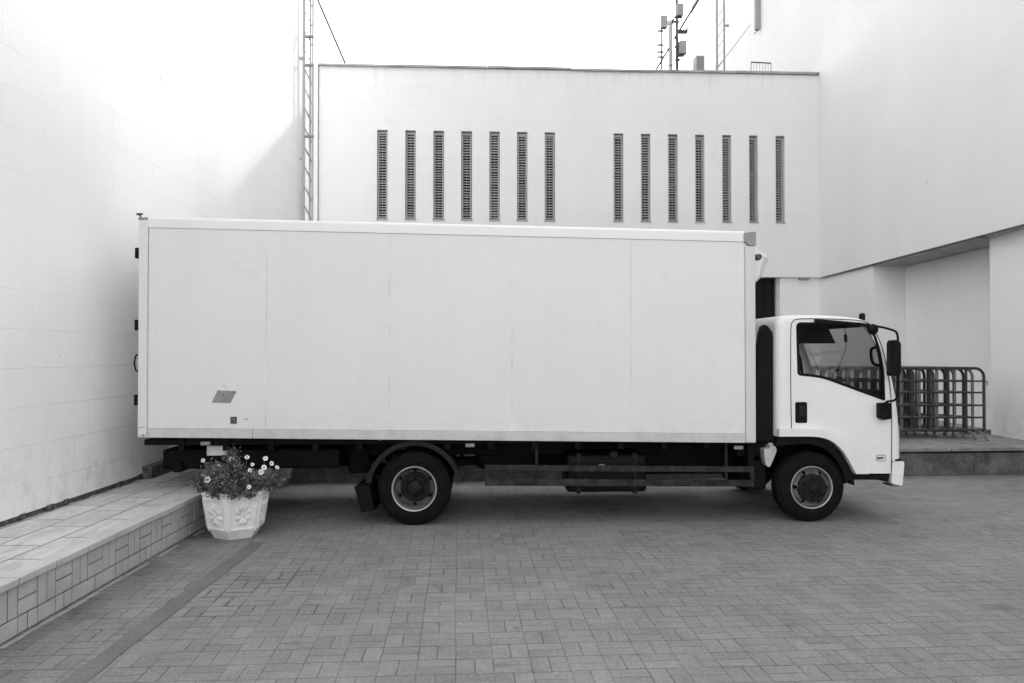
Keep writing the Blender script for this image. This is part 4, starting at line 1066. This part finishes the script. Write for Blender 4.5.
panel(b, [(p[0] + (0.02 if k < 3 else 0), p[1] - 0.05) for k, p in enumerate(pr)] + [(p[0] + (0.02 if k < 3 else 0), p[1] - 0.035) for k, p in reversed(list(enumerate(pr)))], (), lambda x, z: (x, 0.05, z), lambda x, z: (x, CW - 0.05, z)); link('headliner', b, M['interior'], cab)
sw = K(866, 388, 1.4); b = nbm(); 
ctr = Vector((K(862, 385)[0], 1.5, K(860, 385)[1] - 0.16)); ax = Vector((-0.45, 0, 0.9)).normalized(); e_ = Vector((0, 1, 0)); f_ = ax.cross(e_)
tube(b, [ctr + 0.19*(math.cos(t)*e_ + math.sin(t)*f_) for t in [2*math.pi*i/32 for i in range(33)]], 0.013, 8, cap=False)
for t in (0, 2.1, 4.2): tube(b, [ctr, ctr + 0.19*(math.cos(t)*e_ + math.sin(t)*f_)], 0.012, 6)
tube(b, [ctr, ctr - ax*0.35], 0.03, 8); link('steering_wheel', b, M['black'], cab, smooth=True)
gh = [K(p[0], p[1], 0.1) for p in ((878, 347.5), (872, 348.5), (871, 354), (873, 363), (879, 365.5))]
b = nbm(); tube(b, catmull([(p[0], 0.10, p[1]) for p in gh], 4), 0.015, 8); link('grab_handle', b, M['black'], cab)
hc = K(845.5, 331, 0.9); b = nbm(); tube(b, [(hc[0], 0.9, hc[1] + 0.05), (hc[0], 0.9, hc[1] - 0.04)], 0.003, 5); box(b, hc[0] - 0.018, hc[0] + 0.018, 0.89, 0.91, hc[1] - 0.12, hc[1] - 0.04); link('hanging_charm', b, M['black'], cab, bevel=0.005)
# air-intake snorkel behind the cab
sn = [K(p[0], p[1], CY + 0.1) for p in ((756, 442), (756, 380), (758, 348), (760, 333), (762, 326.5), (765, 324), (768.5, 326.5), (772.5, 332.5), (774.2, 340), (774.6, 380), (774.6, 442))]
b = nbm(); panel(b, sn, (), lambda x, z: (x, CY + 0.09, z), lambda x, z: (x, CY + 0.19, z)); link('air_intake', b, M['black'], tr, bevel=0.015, seg=3)
bx('intake_box', (xR - 0.12, K(775, 400)[0], CY + 0.15, CY + 0.7, 0.62, K(760, 435)[1] + 0.05), M['chassis'], tr, bevel=0.02)
# washer bottle
wb = [K(p[0] + 2, p[1]) for p in ((763, 449.5), (769, 448.8), (769, 446), (774, 446), (775.8, 449.5), (775.3, 453), (772.5, 460), (769, 467.5), (765.5, 466.5), (764, 460))]
b = nbm(); panel(b, roundpoly(wb, 0.012, 3), (), lambda x, z: (x, CY + 0.03, z), lambda x, z: (x, CY + 0.15, z)); wbo = link('washer_bottle', b, M['bottle'], tr, bevel=0.012, seg=3)
wc = K(775, 446); b = nbm(); lathe(b, [(0.0, 0.03), (0.024, 0.03), (0.024, 0.0), (0.020, -0.01)], 14, 'z', (wc[0] - 0.01, CY + 0.09, wc[1] - 0.01)); link('bottle_cap', b, M['bottle'], wbo)
bx('hanger_bracket', (K(750, 470)[0], K(757, 470)[0], CY + 0.06, CY + 0.3, K(750, 492)[1], K(750, 446)[1]), M['chassis'], tr, bevel=0.01)
bx('step_box', (K(755.5, 470)[0], K(771, 470)[0], CY + 0.12, CY + 0.5, K(760, 492)[1], K(760, 462)[1]), M['chassis'], tr, bevel=0.02)

# ================================================================ PLANTERS
def planter(name, label, cx, cy, rot, Rr, H, matp, nleaf, flowers, spread, group, seed):
    rr = random.Random(seed)
    r0 = empty(name, (cx, cy, 0), rot); tag(r0, label, 'planter', group)
    def hexr(r, z): return [(r*math.cos(R(60*k)), r*math.sin(R(60*k)), z) for k in range(6)]
    b = nbm()
    lv = [(Rr*0.62, 0.0), (Rr*0.70, H*0.10), (Rr*0.745, H*0.165), (Rr*0.80, H*0.17), (Rr*0.975, H*0.93), (Rr, H*0.94), (Rr, H), (Rr*0.90, H), (Rr*0.86, H*0.85)]
    rings = [[b.verts.new(p) for p in hexr(r, z)] for r, z in lv]
    for i in range(len(rings)-1):
        for k in range(6): b.faces.new((rings[i][k], rings[i][(k+1) % 6], rings[i+1][(k+1) % 6], rings[i+1][k]))
    b.faces.new(rings[0][::-1])
    pot = link('pot', b, matp, r0, bevel=0.010, seg=3, angle=20)
    b = nbm(); ap = Rr*0.80*math.cos(R(30)); bp2 = Rr*0.975*math.cos(R(30))   # relief frames and stylised flower on each side
    for k in range(6):
        a = R(60*k + 30); rad = Vector((math.cos(a), math.sin(a), 0)); tan = Vector((-math.sin(a), math.cos(a), 0))
        def S(u, v, d=0.004):      # u in -1..1, v 0..1 over the face
            ra = ap + (bp2 - ap)*v; hw = (ra / math.cos(R(30)))*0.5
            return rad*(ra + d) + tan*(u*hw) + Vector((0, 0, H*(0.17 + 0.76*v)))
        fr_ = [S(-0.82, 0.08), S(0.82, 0.08), S(0.82, 0.90), S(-0.82, 0.90), S(-0.82, 0.08)]
        for i in range(4): tube(b, [fr_[i], fr_[i+1]], 0.010, 6)
        for m in range(8):
            t = 2*math.pi*m/8 + 0.39; L = 0.55 if m % 2 == 0 else 0.62
            c0, c1, c2 = S(0.10*math.cos(t), 0.49 + 0.06*math.sin(t)), S(0.36*math.cos(t), 0.49 + 0.22*math.sin(t)), S(L*math.cos(t), 0.49 + 0.33*math.sin(t))
            tube(b, [c0, c1, c2], [0.006, 0.024, 0.007], 8)
        bmesh.ops.create_icosphere(b, subdivisions=2, radius=0.018, matrix=Matrix.Translation(S(0, 0.49)))
    link('relief_ornament', b, matp, pot, smooth=True)
    b = nbm(); vs = [b.verts.new(p) for p in hexr(Rr*0.865, H*0.86)]; b.faces.new(vs); link('soil', b, M['soil'], r0)
    # foliage: clumps of leaves on stems
    b = nbm()
    cl = []
    for _ in range(48):
        a = rr.uniform(0, 6.28); d = spread*math.sqrt(rr.random()); hgt = rr.uniform(0.02, 0.33)*(1.15 - 0.55*d/spread)
        px_, py_ = d*math.cos(a), d*math.sin(a)
        wx = px_*math.cos(rot) - py_*math.sin(rot)          # fuller on one side, a gap in the middle
        if seed == 3: hgt *= 1.15 if wx < 0.02 else 0.62
        if seed == 3 and wx > 0.12 and rr.random() < 0.5: continue
        cl.append(Vector((px_, py_, H*0.92 + hgt)))
    for c in cl:
        tube(b, [(c.x*0.5, c.y*0.5, H*0.85), (c.x*0.85, c.y*0.85, (H*0.85 + c.z)/2), c], 0.003, 4)
    for _ in range(nleaf):
        c = rr.choice(cl); p = c + Vector((rr.gauss(0, 0.034), rr.gauss(0, 0.034), rr.gauss(-0.01, 0.032)))
        if p.z < H*0.93: p.z = H*0.93 + rr.random()*0.06
        L = rr.uniform(0.020, 0.044); wd = L*rr.uniform(0.3, 0.5)
        d = Vector((rr.gauss(0, 1), rr.gauss(0, 1), rr.gauss(0.3, 0.8))).normalized(); s2 = d.cross(Vector((rr.gauss(0,1), rr.gauss(0,1), rr.gauss(0,1)))).normalized(); nn = d.cross(s2)
        vs = [b.verts.new(q) for q in (p, p + d*L*0.45 + s2*wd*0.5, p + d*L, p + d*L*0.45 - s2*wd*0.5 + nn*0.003)]
        b.faces.new(vs)
    link('foliage', b, M['leaf'], r0)
    # flowers facing outward/up
    fb = None
    for (fxx, fyy, fzz, size, aim) in flowers:
        b = nbm(); n = 9; aim = Vector(aim).normalized(); q = aim.to_track_quat('Z', 'Y').to_matrix()
        c = Vector((fxx, fyy, fzz))
        for k in range(n):
            t = 2*math.pi*k/n + rr.uniform(-.1, .1)
            def pt(r_, w_, z_): return c + q @ Vector((r_*math.cos(t) - w_*math.sin(t), r_*math.sin(t) + w_*math.cos(t), z_))
            f = b.faces.new([b.verts.new(pt(size*0.18, 0, 0)), b.verts.new(pt(size*0.6, -size*0.26, size*0.12)), b.verts.new(pt(size, 0, size*rr.uniform(0.05, .25))), b.verts.new(pt(size*0.6, size*0.26, size*0.12))])
        st = c - Vector((0, 0, 0.12)); st.x *= 0.85; st.y *= 0.85
        tube(b, [st, c - aim*0.004], 0.0022, 4, mi=1)
        i0_ = len(b.faces)
        bmesh.ops.create_icosphere(b, subdivisions=1, radius=size*0.22, matrix=Matrix.Translation(c + aim*0.004))
        b.faces.ensure_lookup_table()
        for f in b.faces[i0_:]: f.material_index = 2
        link('flower', b, None, r0, mats=[M['petal'], M['leaf'], M['eye']])
    return r0
cp = ground(236, 535.5); cp = Vector((cp.x, cp.y, 0))
FR = Frame(cp.x, cp.y, 0)
fl = []
rot = R(33)
for (px_, py_, y, sz) in ((231.5, 459.5, -0.02, .021), (218, 466.5, -0.12, .022), (207.5, 479.8, -0.2, .026), (221.5, 477, -0.2, .013), (247, 457.3, 0.10, .02), (252.5, 464.5, 0.0, .015), (249.8, 470.8, -0.1, .02),
                        (265.5, 458.5, 0.05, .02), (261, 472, -0.05, .022), (264, 467.5, 0.0, .022), (271.5, 463.5, 0.1, .02), (249, 487, -0.22, .018), (203, 460.5, 0.1, .017), (213.5, 472, -0.1, .016), (277, 467.5, 0.1, .018), (203.5, 475, -0.05, .015)):
    x, z = FR.px(px_, py_, y)
    xr_, yr_ = x*math.cos(rot) + y*math.sin(rot), -x*math.sin(rot) + y*math.cos(rot)
    fl.append((xr_, yr_, z, sz*1.3, (rnd.uniform(-.5, .5), -1.0, rnd.uniform(0.2, 1.0))))
PR = 0.303
pot1 = planter('flower_planter', 'white hexagonal planter with relief ornament and pale daisies beside the tiled kerb', cp.x, cp.y, rot, PR, 0.42, M['pot'], 8200, fl, 0.335, None, 3)
c2 = ground(262, 488.5); 
fl2 = [(rnd.uniform(-.2, .2), rnd.uniform(-.2, .2), 0.46 + rnd.uniform(0, .06), 0.018, (rnd.uniform(-.5, .5), -1, 0.5)) for _ in range(5)]
pot2 = planter('flower_planter', 'grey shaded planter standing behind the white one, beyond the truck underside', c2.x + 0.03, c2.y + 0.25, R(20), 0.30, 0.40, M['pot_dark'], 1500, fl2, 0.26, None, 5)

# ================================================================ CROWD BARRIERS
def barrier(light, hook):
    r0 = empty('crowd_barrier', (0, 0, 0), 0)
    Wb, Hb, z0 = 1.9, 1.05, 0.13     # origin at right-hand foot end, x to the left is negative
    rad = 0.13; pts = [(0, 0, z0)]
    pts += [(0, 0, Hb - rad)] + [(-rad + rad*math.cos(R(a)), 0, Hb - rad + rad*math.sin(R(a))) for a in range(15, 91, 15)]
    pts += [(-Wb + rad - rad*math.sin(R(a)), 0, Hb - rad + rad*math.cos(R(a))) for a in range(0, 91, 15)] + [(-Wb, 0, z0)]
    b = nbm(); tube(b, pts, 0.022, 8); tube(b, [(0, 0, z0), (-Wb, 0, z0)], 0.020, 8)
    link('frame', b, M['barrier_light'] if light else M['barrier'], r0, smooth=True)
    b = nbm()
    for z in (0.86, 0.69, 0.50, 0.32): tube(b, [(0.0, 0, z), (-Wb, 0, z)], 0.015, 6)
    for x in (-0.27, -0.54, -0.81, -1.09, -1.36, -1.63): tube(b, [(x, 0, z0), (x, 0, Hb)], 0.019, 6)
    link('infill_bars', b, M['barrier_light'] if light else M['barrier'], r0)
    for x in (-0.14, -Wb + 0.14):
        b = nbm(); tube(b, [(x, -0.30, 0.012), (x + 0.0, -0.22, 0.085), (x, -0.10, 0.125), (x, 0.10, 0.125), (x, 0.22, 0.085), (x, 0.30, 0.012)], 0.017, 6); link('leg', b, M['barrier_light'], r0)
    if not hook: return r0
    b = nbm(); tube(b, [(0.0, 0, 0.86), (0.045, 0, 0.86), (0.05, 0, 0.80)], 0.008, 6); link('hook', b, M['barrier'], r0)
    return r0
bsrc = {0: barrier(False, True), 1: barrier(True, False)}; used = {0: False, 1: False}
rowlab = ['nearest crowd barrier of the stack with its hook sticking out by the pilaster', 'second crowd barrier from the front of the stack', 'third crowd barrier from the front of the stack', 'fourth crowd barrier counted from the front of the stack',
          'middle crowd barrier of the stack, fifth from either end', 'sixth crowd barrier from the front of the stack', 'seventh crowd barrier from the front, deep in the stack', 'eighth crowd barrier from the front, just before the last', 'rearmost crowd barrier, closest to the truck cab and the far pier']
rights = [(983.5, 11.85), (972, 11.97), (963.0, 12.09), (953.5, 12.21), (944.5, 12.33), (933, 12.45), (924, 12.57), (913, 12.69), (904.5, 12.81)]
for i, (px_, Y) in enumerate(rights):
    k = 1 if i in (1, 3, 5, 7) else 0
    src = bsrc[k]
    if not used[k]: o = src; used[k] = True
    else:
        o = src.copy(); C.objects.link(o)
        for ch in list(src.children):
            if ch.name.startswith('hook'): continue
            c = ch.copy(); C.objects.link(c); c.parent = o
    o.location = ((px_ - 512)/FPX*Y, Y, 0.372); o.rotation_euler = (0, 0, R(2.2 + rnd.uniform(-1.2, 1.2)))
    tag(o, rowlab[i], 'barrier', 'crowd barriers stacked on the step')
# brown leaf litter / rubble at the pilaster foot
b = nbm()
for _ in range(160):
    y = 12.5 + rnd.random()*0.9; x = 7.0 + rnd.random()*0.9
    bmesh.ops.create_icosphere(b, subdivisions=1, radius=rnd.uniform(0.008, 0.028), matrix=Matrix.Translation((x, y, 0.378)) @ Matrix.Diagonal((1, 1, 0.5, 1)))
tag(link('debris', b, M['crumble']), 'dark rubble and dirt gathered in the recess corner by the pilaster', 'debris', kind='stuff')
